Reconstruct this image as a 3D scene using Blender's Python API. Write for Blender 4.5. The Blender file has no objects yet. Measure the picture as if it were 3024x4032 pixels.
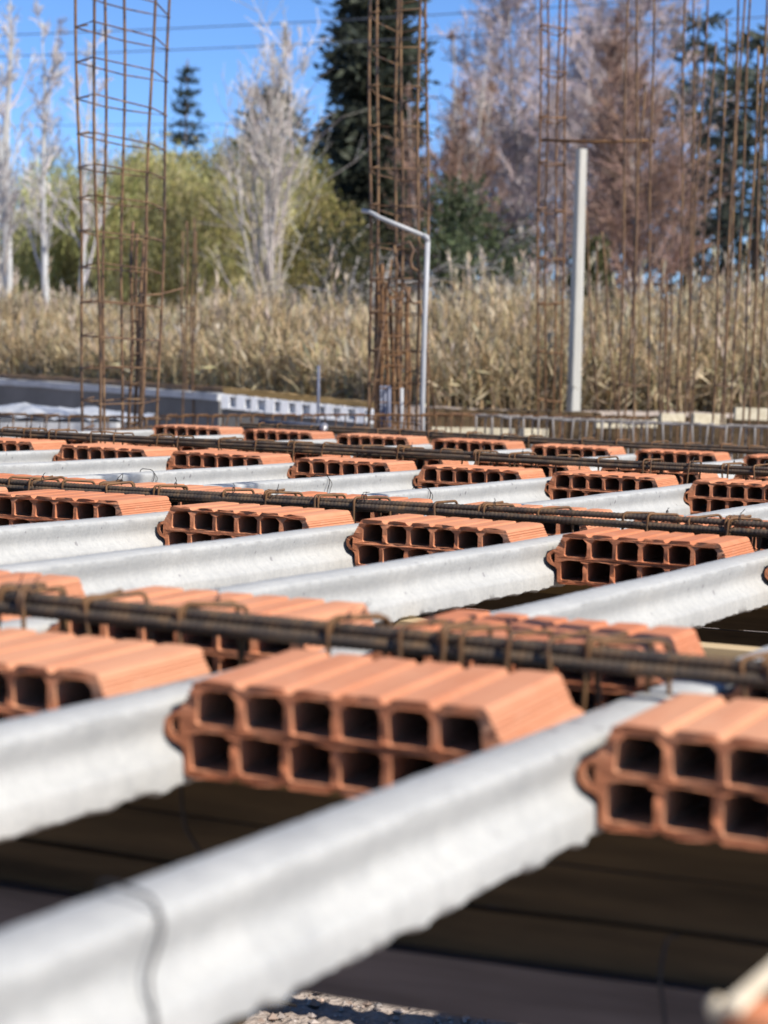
import bpy, bmesh, math, random
from math import sin, cos, pi, radians, sqrt, atan2
from mathutils import Vector, Matrix
from mathutils.geometry import tessellate_polygon
random.seed(7)
SC = bpy.context.scene
COL = SC.collection
V = Vector

# ------------------------------------------------------------------ camera (solved from the photograph)
FPX, PITCH, ROLL, YAW, CAMH = 8578.7, 0.0710, 0.0357, 0.4010, 0.3805
IW, IH, K = 3024.0, 4032.0, 1.8228
R_ = V((cos(YAW), sin(YAW), 0)); FH = V((-sin(YAW), cos(YAW), 0)); ZZ = V((0, 0, 1))
FW = FH * cos(PITCH) - ZZ * sin(PITCH); UP = FH * sin(PITCH) + ZZ * cos(PITCH)
RC = R_ * cos(ROLL) + UP * sin(ROLL); UC = UP * cos(ROLL) - R_ * sin(ROLL)
EYE = V((0, 0, CAMH))

def ray(x, y):
    return FW + RC * ((x * K - IW / 2) / FPX) - UC * ((y * K - IH / 2) / FPX)
def at(x, y, D):                       # point at horizontal distance D from the camera
    d = ray(x, y); return EYE + d * (D / d.dot(FH))
def on_y(x, y, Y):
    d = ray(x, y); return EYE + d * (Y / d.y)
def on_z(x, y, z):
    d = ray(x, y); return EYE + d * ((z - CAMH) / d.z)

# ------------------------------------------------------------------ materials
MATS = {}
class NT:
    def __init__(s, name):
        s.m = bpy.data.materials.new(name); s.m.use_nodes = True
        s.t = s.m.node_tree; s.b = s.t.nodes['Principled BSDF']; s.o = s.t.nodes['Material Output']
        s.co = s.t.nodes.new('ShaderNodeTexCoord')
        MATS[name] = s.m
    def n(s, typ, **kw):
        nd = s.t.nodes.new('ShaderNode' + typ)
        for k, v in kw.items():
            if k in nd.inputs: nd.inputs[k].default_value = v
            else: setattr(nd, k, v)
        return nd
    def l(s, a, b): s.t.links.new(a, b)
    def noise(s, scale, detail=4, rough=.55, stretch=None, coord='Object'):
        nd = s.n('TexNoise'); nd.inputs['Scale'].default_value = scale
        nd.inputs['Detail'].default_value = detail; nd.inputs['Roughness'].default_value = rough
        src = s.co.outputs[coord]
        if stretch:
            mp = s.n('Mapping'); mp.inputs['Scale'].default_value = stretch
            s.l(src, mp.inputs[0]); src = mp.outputs[0]
        s.l(src, nd.inputs['Vector']); return nd.outputs['Fac']
    def ramp(s, fac, stops):
        r = s.n('ValToRGB'); e = r.color_ramp.elements
        while len(e) < len(stops): e.new(.5)
        for i, (p, c) in enumerate(stops):
            e[i].position = p; e[i].color = (*c, 1) if len(c) == 3 else c
        s.l(fac, r.inputs[0]); return r.outputs[0]
    def mix(s, fac, a, b, mode='MIX'):
        m = s.n('Mix', data_type='RGBA', blend_type=mode)
        for sock, v in ((m.inputs[0], fac), (m.inputs[6], a), (m.inputs[7], b)):
            if hasattr(v, 'default_value') or hasattr(v, 'links'): s.l(v, sock)
            elif isinstance(v, (int, float)): sock.default_value = v
            else: sock.default_value = (*v, 1)
        return m.outputs[2]
    def bump(s, h, strength, dist, prev=None):
        b = s.n('Bump'); b.inputs['Strength'].default_value = strength; b.inputs['Distance'].default_value = dist
        s.l(h, b.inputs['Height'])
        if prev: s.l(prev, b.inputs['Normal'])
        return b.outputs[0]
    def fin(s, col=None, rough=.8, nrm=None, spec=.3, metal=0):
        if col is not None:
            if isinstance(col, tuple): s.b.inputs['Base Color'].default_value = (*col, 1)
            else: s.l(col, s.b.inputs['Base Color'])
        if isinstance(rough, (int, float)): s.b.inputs['Roughness'].default_value = rough
        else: s.l(rough, s.b.inputs['Roughness'])
        s.b.inputs['Specular IOR Level'].default_value = spec
        s.b.inputs['Metallic'].default_value = metal
        if nrm: s.l(nrm, s.b.inputs['Normal'])
        return s.m

def make_mats():
    # fired clay
    t = NT('clay')
    oi = t.n('ObjectInfo')
    base = t.ramp(oi.outputs['Random'], [(0, (.50, .19, .09)), (.35, (.58, .225, .105)), (.7, (.53, .18, .078)), (1, (.47, .155, .068))])
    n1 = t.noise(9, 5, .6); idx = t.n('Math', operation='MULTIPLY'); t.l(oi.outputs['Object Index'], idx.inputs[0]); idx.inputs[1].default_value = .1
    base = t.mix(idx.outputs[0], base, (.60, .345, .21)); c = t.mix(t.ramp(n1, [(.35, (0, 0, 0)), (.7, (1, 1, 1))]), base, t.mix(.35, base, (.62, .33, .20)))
    n2 = t.noise(26, 4, .6, (1, .12, 1)); c = t.mix(t.ramp(n2, [(.45, (0, 0, 0)), (.8, (.55, .55, .55))]), c, (.42, .13, .06))
    n3 = t.noise(60, 3, .7); c = t.mix(t.ramp(n3, [(.62, (0, 0, 0)), (.78, (.5, .5, .5))]), c, (.66, .42, .28))
    nb = t.bump(t.noise(300, 3, .6, (1, .05, 1)), .5, .0012); nb = t.bump(t.noise(180, 4, .6), .5, .0015, nb)
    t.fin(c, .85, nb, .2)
    # cut ends of the clay blocks, rougher and a bit browner
    t = NT('clay_cut')
    oi = t.n('ObjectInfo')
    base = t.ramp(oi.outputs['Random'], [(0, (.52, .205, .10)), (1, (.46, .165, .078))])
    n1 = t.noise(40, 5, .6); c = t.mix(t.ramp(n1, [(.4, (0, 0, 0)), (.75, (.7, .7, .7))]), base, (.36, .125, .06))
    n5 = t.noise(14, 3, .6); c = t.mix(t.ramp(n5, [(.5, (0, 0, 0)), (.75, (.6, .6, .6))]), c, (.58, .32, .19))
    nb = t.bump(t.noise(130, 5, .65), .7, .003)
    t.fin(c, .9, nb, .15)
    # precast concrete
    t = NT('joist_concrete')
    n1 = t.noise(5, 5, .6, (1, .35, 1)); c = t.ramp(n1, [(.3, (.385, .378, .35)), (.5, (.45, .44, .405)), (.7, (.50, .485, .44))])
    n2 = t.noise(38, 5, .7, (.4, 1, .3)); c = t.mix(t.ramp(n2, [(.42, (0, 0, 0)), (.75, (.6, .6, .6))]), c, (.33, .325, .305))
    n6 = t.noise(140, 3, .7); c = t.mix(t.ramp(n6, [(.48, (0, 0, 0)), (.72, (.6, .6, .6))]), c, (.30, .30, .295))
    vo = t.n('TexVoronoi'); vo.inputs['Scale'].default_value = 22; t.l(t.co.outputs['Object'], vo.inputs['Vector'])
    gate = t.noise(3.3, 2, .5)
    pit = t.n('Math', operation='LESS_THAN'); t.l(vo.outputs['Distance'], pit.inputs[0])
    thr = t.n('MapRange'); t.l(gate, thr.inputs[0]); thr.inputs[1].default_value = .46; thr.inputs[2].default_value = .8
    thr.inputs[3].default_value = 0; thr.inputs[4].default_value = .36; t.l(thr.outputs[0], pit.inputs[1])
    c = t.mix(pit.outputs[0], c, (.26, .25, .24))
    n4 = t.noise(1.7, 4, .6); n7 = t.noise(7, 5, .7, (1, .5, .35)); c = t.mix(t.ramp(n7, [(.54, (0, 0, 0)), (.72, (.5, .5, .5))]), c, (.25, .25, .245))
    c = t.mix(t.ramp(n4, [(.58, (0, 0, 0)), (.75, (.45, .45, .45))]), c, (.45, .40, .33))
    nb = t.bump(t.noise(70, 5, .65), .35, .003); nb = t.bump(n6, .3, .0015, nb)
    t.fin(c, .8, nb, .25)
    # rusty reinforcing steel (darker, mill scale) and rustier stirrups
    def rust(name, stops, sc):
        t = NT(name)
        n1 = t.noise(sc, 5, .65); c = t.ramp(n1, stops)
        nb = t.bump(t.noise(sc * 6, 3, .6), .5, .001)
        t.fin(c, t.ramp(n1, [(.3, (.45,) * 3), (.7, (.85,) * 3)]), nb, .4, .25)
    rust('rebar_steel', [(.3, (.05, .042, .036)), (.5, (.10, .072, .048)), (.72, (.20, .115, .055))], 30)
    rust('stirrup_rust', [(.3, (.07, .045, .03)), (.5, (.17, .085, .035)), (.75, (.28, .15, .06))], 24)
    rust('column_rust', [(.34, (.045, .032, .024)), (.48, (.15, .083, .042)), (.7, (.30, .185, .09))], 7)
    rust('dusty_rust', [(.34, (.09, .07, .055)), (.5, (.24, .21, .18)), (.7, (.46, .43, .40))], 6)
    rust('dark_wire', [(.3, (.02, .02, .02)), (.7, (.06, .05, .045))], 40)
    # timber
    def wood(name, a, b, sc=(14, .8, 14)):
        t = NT(name)
        n1 = t.noise(1.6, 6, .65, sc); c = t.ramp(n1, [(.3, a), (.7, b)])
        nb = t.bump(n1, .3, .003); t.fin(c, .8, nb, .2)
    wood('pine', (.42, .29, .145), (.60, .46, .27), (.8, 14, 14))
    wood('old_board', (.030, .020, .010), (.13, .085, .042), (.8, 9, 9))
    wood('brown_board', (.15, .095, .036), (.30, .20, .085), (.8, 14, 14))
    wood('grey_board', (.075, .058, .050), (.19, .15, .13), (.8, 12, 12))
    wood('pale_lath', (.55, .44, .29), (.70, .60, .44), (.8, 14, 14))
    wood('cream_board', (.40, .34, .23), (.58, .52, .38), (.8, 14, 14))
    # masonry, plastics
    t = NT('wall_coating'); n1 = t.noise(2.5, 5, .6); t.fin(t.ramp(n1, [(.3, (.125, .115, .10)), (.7, (.20, .185, .165))]), .7, t.bump(t.noise(30, 4), .4, .01))
    t = NT('wall_cap_cement'); n1 = t.noise(6, 5, .6); t.fin(t.ramp(n1, [(.3, (.42, .41, .39)), (.7, (.60, .59, .56))]), .85, t.bump(t.noise(40, 4), .4, .01))
    t = NT('white_block'); n1 = t.noise(8, 4, .6); t.fin(t.ramp(n1, [(.3, (.74, .73, .71)), (.7, (.86, .85, .83))]), .85, t.bump(t.noise(40, 4), .4, .01))
    t = NT('post_concrete'); n1 = t.noise(4, 5, .6, (4, 4, .6)); t.fin(t.ramp(n1, [(.3, (.40, .38, .325)), (.7, (.52, .495, .43))]), .85, t.bump(t.noise(60, 4), .4, .004))
    t = NT('white_plastic'); n1 = t.noise(6, 3); t.fin(t.ramp(n1, [(.3, (.36, .36, .355)), (.7, (.46, .455, .44))]), .45)
    t = NT('sheet_plastic'); n1 = t.noise(5, 3); t.fin(t.ramp(n1, [(.3, (.32, .33, .34)), (.7, (.52, .525, .53))]), .35, t.bump(t.noise(9, 4), .6, .03))
    t = NT('blue_grey_plastic'); n1 = t.noise(6, 3); t.fin(t.ramp(n1, [(.3, (.10, .11, .15)), (.7, (.16, .17, .22))]), .5)
    t = NT('dark_hose'); n1 = t.noise(20, 3); t.fin(t.ramp(n1, [(.3, (.035, .04, .055)), (.7, (.08, .085, .11))]), .45)
    t = NT('dull_metal'); n1 = t.noise(20, 3); t.fin(t.ramp(n1, [(.3, (.22, .20, .19)), (.7, (.42, .40, .39))]), .45, None, .5, .6)
    t = NT('cable_black'); n1 = t.noise(2, 2); t.fin(t.ramp(n1, [(.3, (.05, .06, .08)), (.7, (.08, .09, .12))]), .6)
    # ground
    t = NT('soil')
    n1 = t.noise(.8, 6, .65); n2 = t.noise(22, 5, .7)
    c = t.ramp(n1, [(.3, (.30, .235, .19)), (.7, (.42, .34, .28))])
    c = t.mix(t.ramp(n2, [(.4, (0, 0, 0)), (.7, (.8, .8, .8))]), c, (.50, .43, .37))
    vo = t.n('TexVoronoi'); vo.inputs['Scale'].default_value = 55; t.l(t.co.outputs['Object'], vo.inputs['Vector'])
    nb = t.bump(vo.outputs['Distance'], .7, .012); nb = t.bump(n2, .8, .02, nb)
    t.fin(c, .95, nb, .15)
    t = NT('pebble'); oi = t.n('Attribute', attribute_name='Col'); t.fin(oi.outputs['Color'], .9, t.bump(t.noise(90, 4), .5, .003), .2)
    # vegetation, colour carried per leaf / per blade
    def leafy(name, rough=.65, tr=.25):
        t = NT(name); at0 = t.n('Attribute', attribute_name='Col'); k_ = 1.0 if name == 'straw' else .98 if name == 'leaf' else 1.22
        cm = t.mix(1.0, at0.outputs['Color'], (k_, k_, k_), 'MULTIPLY')
        n1 = t.noise(1.3, 3); c = cm if name == 'straw' else t.mix(t.ramp(n1, [(.35, (0, 0, 0)), (.7, (.3, .3, .3))]), cm, (.02, .02, .015))
        t.fin(c, rough, None, .2)
        if tr:
            tl = t.n('BsdfTranslucent'); t.l(cm, tl.inputs[0]); ms = t.n('MixShader'); ms.inputs[0].default_value = tr
            t.l(t.b.outputs[0], ms.inputs[1]); t.l(tl.outputs[0], ms.inputs[2]); t.l(ms.outputs[0], t.o.inputs[0])
    leafy('leaf', .65, .4); leafy('straw', .7, .2); leafy('twig', .8, 0)
    def bark(name, a, b, dark, sc=(6, 6, 1)):
        t = NT(name); n1 = t.noise(2, 5, .6, sc); n2 = t.noise(3, 4, .7, (2, 2, 6))
        c = t.ramp(n1, [(.3, a), (.7, b)]); c = t.mix(t.ramp(n2, [(.6, (0, 0, 0)), (.72, (.8, .8, .8))]), c, dark)
        t.fin(c, .85, t.bump(n1, .5, .02), .2)
    bark('birch_bark', (.40, .39, .37), (.56, .55, .52), (.10, .09, .08))
    bark('grey_bark', (.27, .245, .22), (.42, .39, .36), (.10, .09, .08))
    bark('brown_bark', (.10, .075, .055), (.19, .14, .105), (.05, .04, .03))
    bark('pale_bark', (.42, .38, .33), (.58, .54, .48), (.16, .13, .11))
make_mats()

# ------------------------------------------------------------------ mesh builder
class MB:
    def __init__(s): s.v = []; s.f = []; s.mi = []; s.c = []
    def face(s, idx, mi=0, col=None): s.f.append(idx); s.mi.append(mi); s.c.append(col)
    def quad(s, a, b, c, d, mi=0, col=None):
        n = len(s.v); s.v += [a, b, c, d]; s.face((n, n + 1, n + 2, n + 3), mi, col)
    def box(s, c, sz, M=None, mi=0, jit=0):
        x, y, z = sz[0] / 2, sz[1] / 2, sz[2] / 2; n = len(s.v); c = V(c)
        for dx in (-x, x):
            for dy in (-y, y):
                for dz in (-z, z):
                    p = V((dx, dy, dz))
                    if jit: p += V([random.uniform(-jit, jit) for _ in range(3)])
                    s.v.append((M @ p if M else p) + c)
        for q in ((0, 1, 3, 2), (4, 6, 7, 5), (0, 4, 5, 1), (2, 3, 7, 6), (0, 2, 6, 4), (1, 5, 7, 3)):
            s.face(tuple(n + i for i in q), mi)
    def tube(s, pts, rad, n=8, mi=0, col=None, cap=True, closed=False):
        pts = [V(p) for p in pts]; m = len(pts); base = len(s.v)
        if not hasattr(rad, '__len__'): rad = [rad] * m
        prev = None
        for i, p in enumerate(pts):
            if closed: t = pts[(i + 1) % m] - pts[i - 1]
            else: t = pts[min(i + 1, m - 1)] - pts[max(i - 1, 0)]
            if t.length < 1e-9: t = V((0, 0, 1))
            t.normalize()
            if prev is None:
                u = t.cross(V((0, 0, 1)))
                if u.length < .05: u = t.cross(V((1, 0, 0)))
            else: u = prev - t * prev.dot(t)
            u.normalize(); prev = u; w = t.cross(u)
            for k in range(n):
                a = 2 * pi * k / n; s.v.append(p + u * (cos(a) * rad[i]) + w * (sin(a) * rad[i]))
        for i in range(m if closed else m - 1):
            j = (i + 1) % m
            for k in range(n):
                k2 = (k + 1) % n
                s.face((base + i * n + k, base + i * n + k2, base + j * n + k2, base + j * n + k), mi, col)
        if cap and not closed:
            s.face(tuple(base + k for k in range(n))[::-1], mi, col)
            s.face(tuple(base + (m - 1) * n + k for k in range(n)), mi, col)
    def mesh(s, name, mats, smooth=False):
        me = bpy.data.meshes.new(name); me.from_pydata([tuple(p) for p in s.v], [], s.f)
        for m in (mats if isinstance(mats, (list, tuple)) else [mats]): me.materials.append(MATS[m])
        me.polygons.foreach_set('material_index', s.mi)
        if any(c is not None for c in s.c):
            ca = me.color_attributes.new('Col', 'FLOAT_COLOR', 'CORNER'); buf = []
            for f, c in zip(s.f, s.c): buf += list((*(c or (.1, .1, .1)), 1)) * len(f)
            ca.data.foreach_set('color', buf)
        if smooth: me.polygons.foreach_set('use_smooth', [True] * len(s.f))
        me.update(); return me
    def build(s, name, mats, parent=None, smooth=False):
        return link(name, s.mesh(name, mats, smooth), parent)
def link(name, me, parent=None):
    o = bpy.data.objects.new(name, me); COL.objects.link(o)
    if parent: o.parent = parent
    return o
def tag(o, label=None, cat=None, group=None, kind=None):
    for k, v in (('label', label), ('category', cat), ('group', group), ('kind', kind)):
        if v: o[k] = v
    return o
def thing(name, loc, label, cat, group=None):
    o = bpy.data.objects.new(name, None); COL.objects.link(o); o.location = loc; o.empty_display_size = .1
    return tag(o, label, cat, group)
def arc_smooth(o, ang=35):
    me = o if isinstance(o, bpy.types.Mesh) else o.data
    me.polygons.foreach_set('use_smooth', [True] * len(me.polygons)); me.set_sharp_from_angle(angle=radians(ang))
ORD = ['zeroth', 'first', 'second', 'third', 'fourth', 'fifth', 'sixth', 'seventh', 'eighth', 'ninth', 'tenth', 'eleventh', 'twelfth', 'thirteenth', 'fourteenth']

# ------------------------------------------------------------------ slab grid
X0, Y0 = -2.207, 2.2244
SK = 0.0513
ROWY = [2.2244, 4.6685, 7.2147, 9.5875]
ROWN = [0, -4, -7, -9]
ROWDX = [0, .005, -.005, -.033]
BL = .2576
def colx(row, col, Y=None):
    Y = ROWY[row] if Y is None else Y
    return X0 + SK * (Y - Y0) + .5 * (ROWN[row] + col) + ROWDX[row]

# hollow clay block: profile in x/z, extruded along y
def block_mesh(seed):
    rnd = random.Random(seed)
    webs = [38.6 + (397.4 - 38.6) * k / 6 for k in range(7)]
    P = []
    # top, left to right, with round grooves above the webs
    P.append((36.0, -4)); P.append((41, -.5))
    for k in range(1, 6):
        w = webs[k]
        P += [(w - 24, 0), (w - 8.5, -.3), (w - 7, -3.6), (w - 3.5, -6.8), (w + .5, -7.4), (w + 4, -5.8), (w + 6.5, -2.8), (w + 8.5, -.5)]
    P += [(375, 0), (394, -.5), (399, -3)]
    # right flank with fine ribs
    a, b = V((400.5, -6)), V((417, -38))
    for k in range(6):
        p = a.lerp(b, k / 6); q = a.lerp(b, (k + .72) / 6); r = a.lerp(b, (k + .86) / 6) + V((-2.0, -.4))
        P += [tuple(p), tuple(q), tuple(r)]
    P += [(417.5, -38), (426, -42), (434, -48), (436, -55), (434, -66), (427, -73), (414, -79), (411, -84), (410, -98), (409.5, -112), (406, -116)]
    for k in range(5, 0, -1):
        w = webs[k] + (k - 3) * 3
        P += [(w + 8, -116.5), (w + 4, -112), (w - 4, -112), (w - 8, -116.5)]
    P += [(30, -116), (26.5, -112), (26, -98), (25, -84), (22, -79), (9, -73), (2, -66), (0, -55), (2, -48), (10, -42), (18.5, -38)]
    a, b = V((19, -38)), V((35, -6))
    for k in range(6):
        p = a.lerp(b, k / 6); q = a.lerp(b, (k + .3) / 6) + V((1.6, -.4))
        P += [tuple(q), tuple(a.lerp(b, (k + .5) / 6))]
    outer = P
    holes = []
    def cell(x0, x1, z0, z1, ch_top, arch, lx=0, rx=0):
        h = [(x0 + 3, z1), (x1 - 3, z1), (x1, z1 + 3)]
        h += [(x1 - lx * 0, z0 - ch_top)] if ch_top else [(x1, z0 - 3), (x1 - 4, z0 - 1)]
        if ch_top: h += [(x1 - ch_top, z0), (x0 + ch_top, z0), (x0, z0 - ch_top)]
        else:
            for k in range(1, 6):
                f = 1 - k / 6; h.append((x0 + (x1 - x0) * f, z0 + arch * sin(pi * f)))
            h += [(x0 + 4, z0 - 1), (x0, z0 - 3)]
        h += [(x0, z1 + 3)]
        return h
    for k in range(6):
        t0, t1 = webs[k], webs[k + 1]
        s = lambda w: 218 + (w - 218) * 1.055
        xl = (t0 + t1) / 2 - 25.3; xr = (t0 + t1) / 2 + 25.3
        u = cell(xl, xr, -10.5, -53, 9.5, 0)
        if k == 0: u[-1] = (xl - 2.5, -50); u[0] = (xl + .5, -53)
        if k == 5: u[2] = (xr + 2.5, -50); u[1] = (xr - .5, -53)
        holes.append(u)
        m = s((t0 + t1) / 2); holes.append(cell(m - 26.5, m + 26.5, -64, -107, 0, 3.2))
    holes.append([(9, -60), (15, -68), (19, -70), (19, -46), (15, -46), (9, -52)])
    holes.append([(427, -52), (421, -46), (417, -46), (417, -70), (421, -68), (427, -60)])
    loops = [outer] + holes
    # subdivide long edges and jitter a little so that no edge is ruler straight
    L2 = []
    for lp in loops:
        q = []
        for i, p in enumerate(lp):
            n_ = lp[(i + 1) % len(lp)]; d = math.dist(p, n_); m = max(1, int(d / 11))
            for j in range(m): q.append((p[0] + (n_[0] - p[0]) * j / m, p[1] + (n_[1] - p[1]) * j / m))
        L2.append([((x + rnd.uniform(-.45, .45)) / 1000, (z + rnd.uniform(-.45, .45)) / 1000) for x, z in q])
    mb = MB()
    flat = []; ids = []
    ys = [0, BL]
    chip = rnd.uniform(0, 6)
    chips = [(rnd.uniform(.02, .41), rnd.choice((0, -.116, -.006)), rnd.uniform(.006, .014), rnd.uniform(.003, .009)) for _ in range(7)]
    for lp in L2:
        li = []
        for (x, z) in lp:
            n = len(mb.v); li.append(n)
            rough = .0016 * sin(x * 160 + chip) + rnd.uniform(-.0013, .0013)
            nick = rnd.random() < .05
            dep = 0
            for cx, cz, cr, cd in chips:
                q = 1 - math.hypot(x - cx, z - cz) / cr
                if q > 0: dep = max(dep, cd * (.4 + .6 * q))
            mb.v.append(V((x, rough + dep + (.004 if nick else 0), z + (-.35 * dep if z > -.05 else .35 * dep) - (.002 if nick and z > -.02 else 0))))
            mb.v.append(V((x, BL + rnd.uniform(-.002, .002), z)))
        ids.append(li)
    tri = tessellate_polygon([[V((x, z, 0)) for x, z in lp] for lp in L2])
    fl = [i for li in ids for i in li]
    def ccw(t):
        a, b, c = [mb.v[fl[i]] for i in t]
        return (b.x - a.x) * (c.z - a.z) - (b.z - a.z) * (c.x - a.x) > 0
    for t in tri:
        t = tuple(t)
        if not ccw(t): t = t[::-1]
        mb.face(tuple(fl[i] for i in t), 1)
        mb.face(tuple(fl[i] + 1 for i in t[::-1]), 1)
    def area(lp): return sum(lp[i][0] * lp[(i + 1) % len(lp)][1] - lp[(i + 1) % len(lp)][0] * lp[i][1] for i in range(len(lp)))
    for k, (lp, li) in enumerate(zip(L2, ids)):
        pos = area(lp) > 0
        if k: pos = not pos
        m = len(li)
        for i in range(m):
            a, b = li[i], li[(i + 1) % m]
            q = (a, a + 1, b + 1, b)
            mb.face(q if pos else q[::-1], 0)
    me = mb.mesh('hollow_clay_block', ['clay', 'clay_cut'])
    return me
BLOCKS = [block_mesh(s) for s in (1, 2, 3, 4, 5, 6)]
for me in BLOCKS:
    bm = bmesh.new(); bm.from_mesh(me); bmesh.ops.recalc_face_normals(bm, faces=bm.faces); bm.to_mesh(me); bm.free()
    arc_smooth(me, 28)

BJ = {(0, 1): .007, (0, 2): -.004, (0, 3): .003, (1, 2): -.012, (1, 3): -.003, (2, 2): .006, (2, 3): -.006, (2, 5): .004, (2, 1): .004}
ROWNAME = ['nearest', 'second', 'third', 'farthest']
GRP = 'hollow clay blocks laid between the joists'
def put_block(row, col, back, label):
    rnd = random.Random(row * 100 + col * 7 + back * 50)
    Y = ROWY[row] + (.475 + .02 * (row == 0) if back else 0) + rnd.uniform(-.006, .006)
    o = link('hollow_clay_block', rnd.choice(BLOCKS)); o.location = (colx(row, col, Y) + BJ.get((row, col), 0) * (not back) + rnd.uniform(-.002, .002), Y, rnd.uniform(-.002, .003) + ((.014 if row == 0 and col < 3 else .006) if back else 0))
    o.rotation_euler = (.03 if (row, col, back) == (0, 2, 0) else .012 if (row, col, back) == (0, 1, 0) else rnd.uniform(-.006, .006), rnd.uniform(-.004, .004), rnd.uniform(-.012, .012))
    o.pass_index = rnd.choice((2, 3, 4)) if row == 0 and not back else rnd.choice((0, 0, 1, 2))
    tag(o, label, 'clay block', GRP)
vis = {(0, 0): [1, 2, 3], (1, 0): [1, 2, 3, 4, 5, 6], (2, 0): [1, 2, 3, 4, 5, 6, 7], (3, 0): [2, 3, 4, 5, 6, 7, 8],
       (0, 1): [0, 1, 2, 3], (1, 1): [1, 2, 3, 4, 5, 6], (2, 1): [1, 2, 3, 4, 5, 6, 7]}
for (row, back), cols in vis.items():
    for i, c in enumerate(cols):
        where = ('leftmost' if i == 0 else 'rightmost' if i == len(cols) - 1 else ORD[i + 1] + ' from left')
        if back: lab = f'orange ribbed clay block behind the {ROWNAME[row]} rebar bundle, {where} in its row'
        else: lab = f'orange hollow clay block with open cells in the {ROWNAME[row]} front row, {where}'
        put_block(row, c, back, lab)

# precast joists, running away from the camera
def joist_mesh(seed, ya, yb):
    rnd = random.Random(seed)
    prof = [(-.034, -.029), (-.030, -.026), (0, -.0245), (.030, -.026), (.034, -.029), (.0345, -.036), (.0325, -.046), (.0297, -.056), (.0285, -.065),
            (.031, -.074), (.0375, -.082), (.047, -.087), (.0525, -.091), (.054, -.097), (.0545, -.112), (.0545, -.122),
            (.047, -.127), (-.047, -.127), (-.0545, -.122), (-.0545, -.112), (-.054, -.097), (-.0525, -.091), (-.047, -.087), (-.0375, -.082),
            (-.031, -.074), (-.0285, -.065), (-.0297, -.056), (-.0325, -.046), (-.0345, -.036)]
    mb = MB(); n = len(prof); m = int((yb - ya) / .0125); ph = [rnd.uniform(0, 6) for _ in range(6)]
    tab = [rnd.random() ** 2.5 for _ in range(4096)]
    def lip(u):
        u = u * 38 + 2000; i0 = int(u); f = u - i0; f = f * f * (3 - 2 * f); return tab[i0 % 4096] * (1 - f) + tab[(i0 + 1) % 4096] * f
    for i in range(m + 1):
        y = ya + (yb - ya) * i / m
        wx = .0012 * sin(y * 1.3 + ph[0]) + .0006 * sin(y * 7 + ph[1]); wz = .0012 * sin(y * 1.1 + ph[2]) + .0006 * sin(y * 9 + ph[3])
        for k, (x, z) in enumerate(prof):
            jx = rnd.uniform(-.0004, .0004); jz = rnd.uniform(-.0004, .0004)
            if k in (14, 15, 16, 17, 18, 19):       # ragged casting lip along the bottom
                e = lip(y * (1 if x > 0 else -1) + 20 * (x > 0)) * .8 + .2 * rnd.random() ** 2
                jx += (1 if x > 0 else -1) * e * .004; jz -= e * .007 - .001
            mb.v.append(V((x + wx + SK * y + jx, y, z + wz + jz)))
    for i in range(m):
        for k in range(n):
            k2 = (k + 1) % n
            mb.face((i * n + k, (i + 1) * n + k, (i + 1) * n + k2, i * n + k2))
    mb.face(tuple(range(n))); mb.face(tuple(m * n + k for k in range(n))[::-1])
    me = mb.mesh('concrete_joist', 'joist_concrete')
    bm = bmesh.new(); bm.from_mesh(me); bmesh.ops.recalc_face_normals(bm, faces=bm.faces); bm.to_mesh(me); bm.free()
    arc_smooth(me, 50); return me
JX = lambda c: X0 - SK * Y0 + .5 * c + .5 - .032        # x at y = 0 of the joist to the right of column c of the nearest row
JL = {}
for c in range(-9, 3):
    if c >= 1: row, k = 0, c
    elif c >= -3: row, k = 1, c + 4
    elif c >= -6: row, k = 2, c + 7
    else: row, k = 3, c + 9
    cols = vis[(row, 0)]
    if k in cols and k + 1 in cols:
        i = cols.index(k) + 1; lab = f'pale concrete joist between the {ORD[i]} and {ORD[i+1]} clay blocks of the {ROWNAME[row]} front row'
    elif k in cols: lab = f'pale concrete joist right of the last clay block of the {ROWNAME[row]} front row'
    else: lab = f'pale concrete joist left of the first clay block of the {ROWNAME[row]} front row' if k + 1 in cols else 'pale concrete joist at the far left edge of the slab'
    if (row == 3 and k < 1): continue
    o = link('concrete_joist', joist_mesh(c + 50, .75, 9.93)); o.location = (JX(c), 0, 0)
    tag(o, lab, 'joist', 'precast joists across the slab'); JL[c] = o

# ------------------------------------------------------------------ transverse rebar cages
def rebar_pts(p, q, step=.0034, sag=0, rnd=random):
    p, q = V(p), V(q); L = (q - p).length; m = int(L / step); a, b = rnd.uniform(0, 6), rnd.uniform(0, 6)
    pts = []; 
    for i in range(m + 1):
        t = i / m; x = t * L
        pts.append(p.lerp(q, t) + V((0, .0022 * sin(x * 2.1 + a), .0028 * sin(x * 2.7 + b))))
    return pts
def ribbed(mb, pts, r, n=10):
    rad = [r * (1.0 if i % 3 else 1.17) for i in range(len(pts))]
    mb.tube(pts, rad, n)
def stirrup_path(w, h, rc=.011):
    # closed link round front and back bars; returns points in y/z, starting with a hooked tail
    pts = []
    def corner(cy, cz, a0, a1):
        for k in range(6):
            a = a0 + (a1 - a0) * k / 5; pts.append((cy + rc * cos(a), cz + rc * sin(a)))
    corner(-w + rc, -h + rc, 1.5 * pi, pi); corner(-w + rc, -rc, pi, .5 * pi); corner(w - rc, -rc, .5 * pi, 0); corner(w - rc, -h + rc, 0, -.5 * pi)
    return pts
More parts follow.
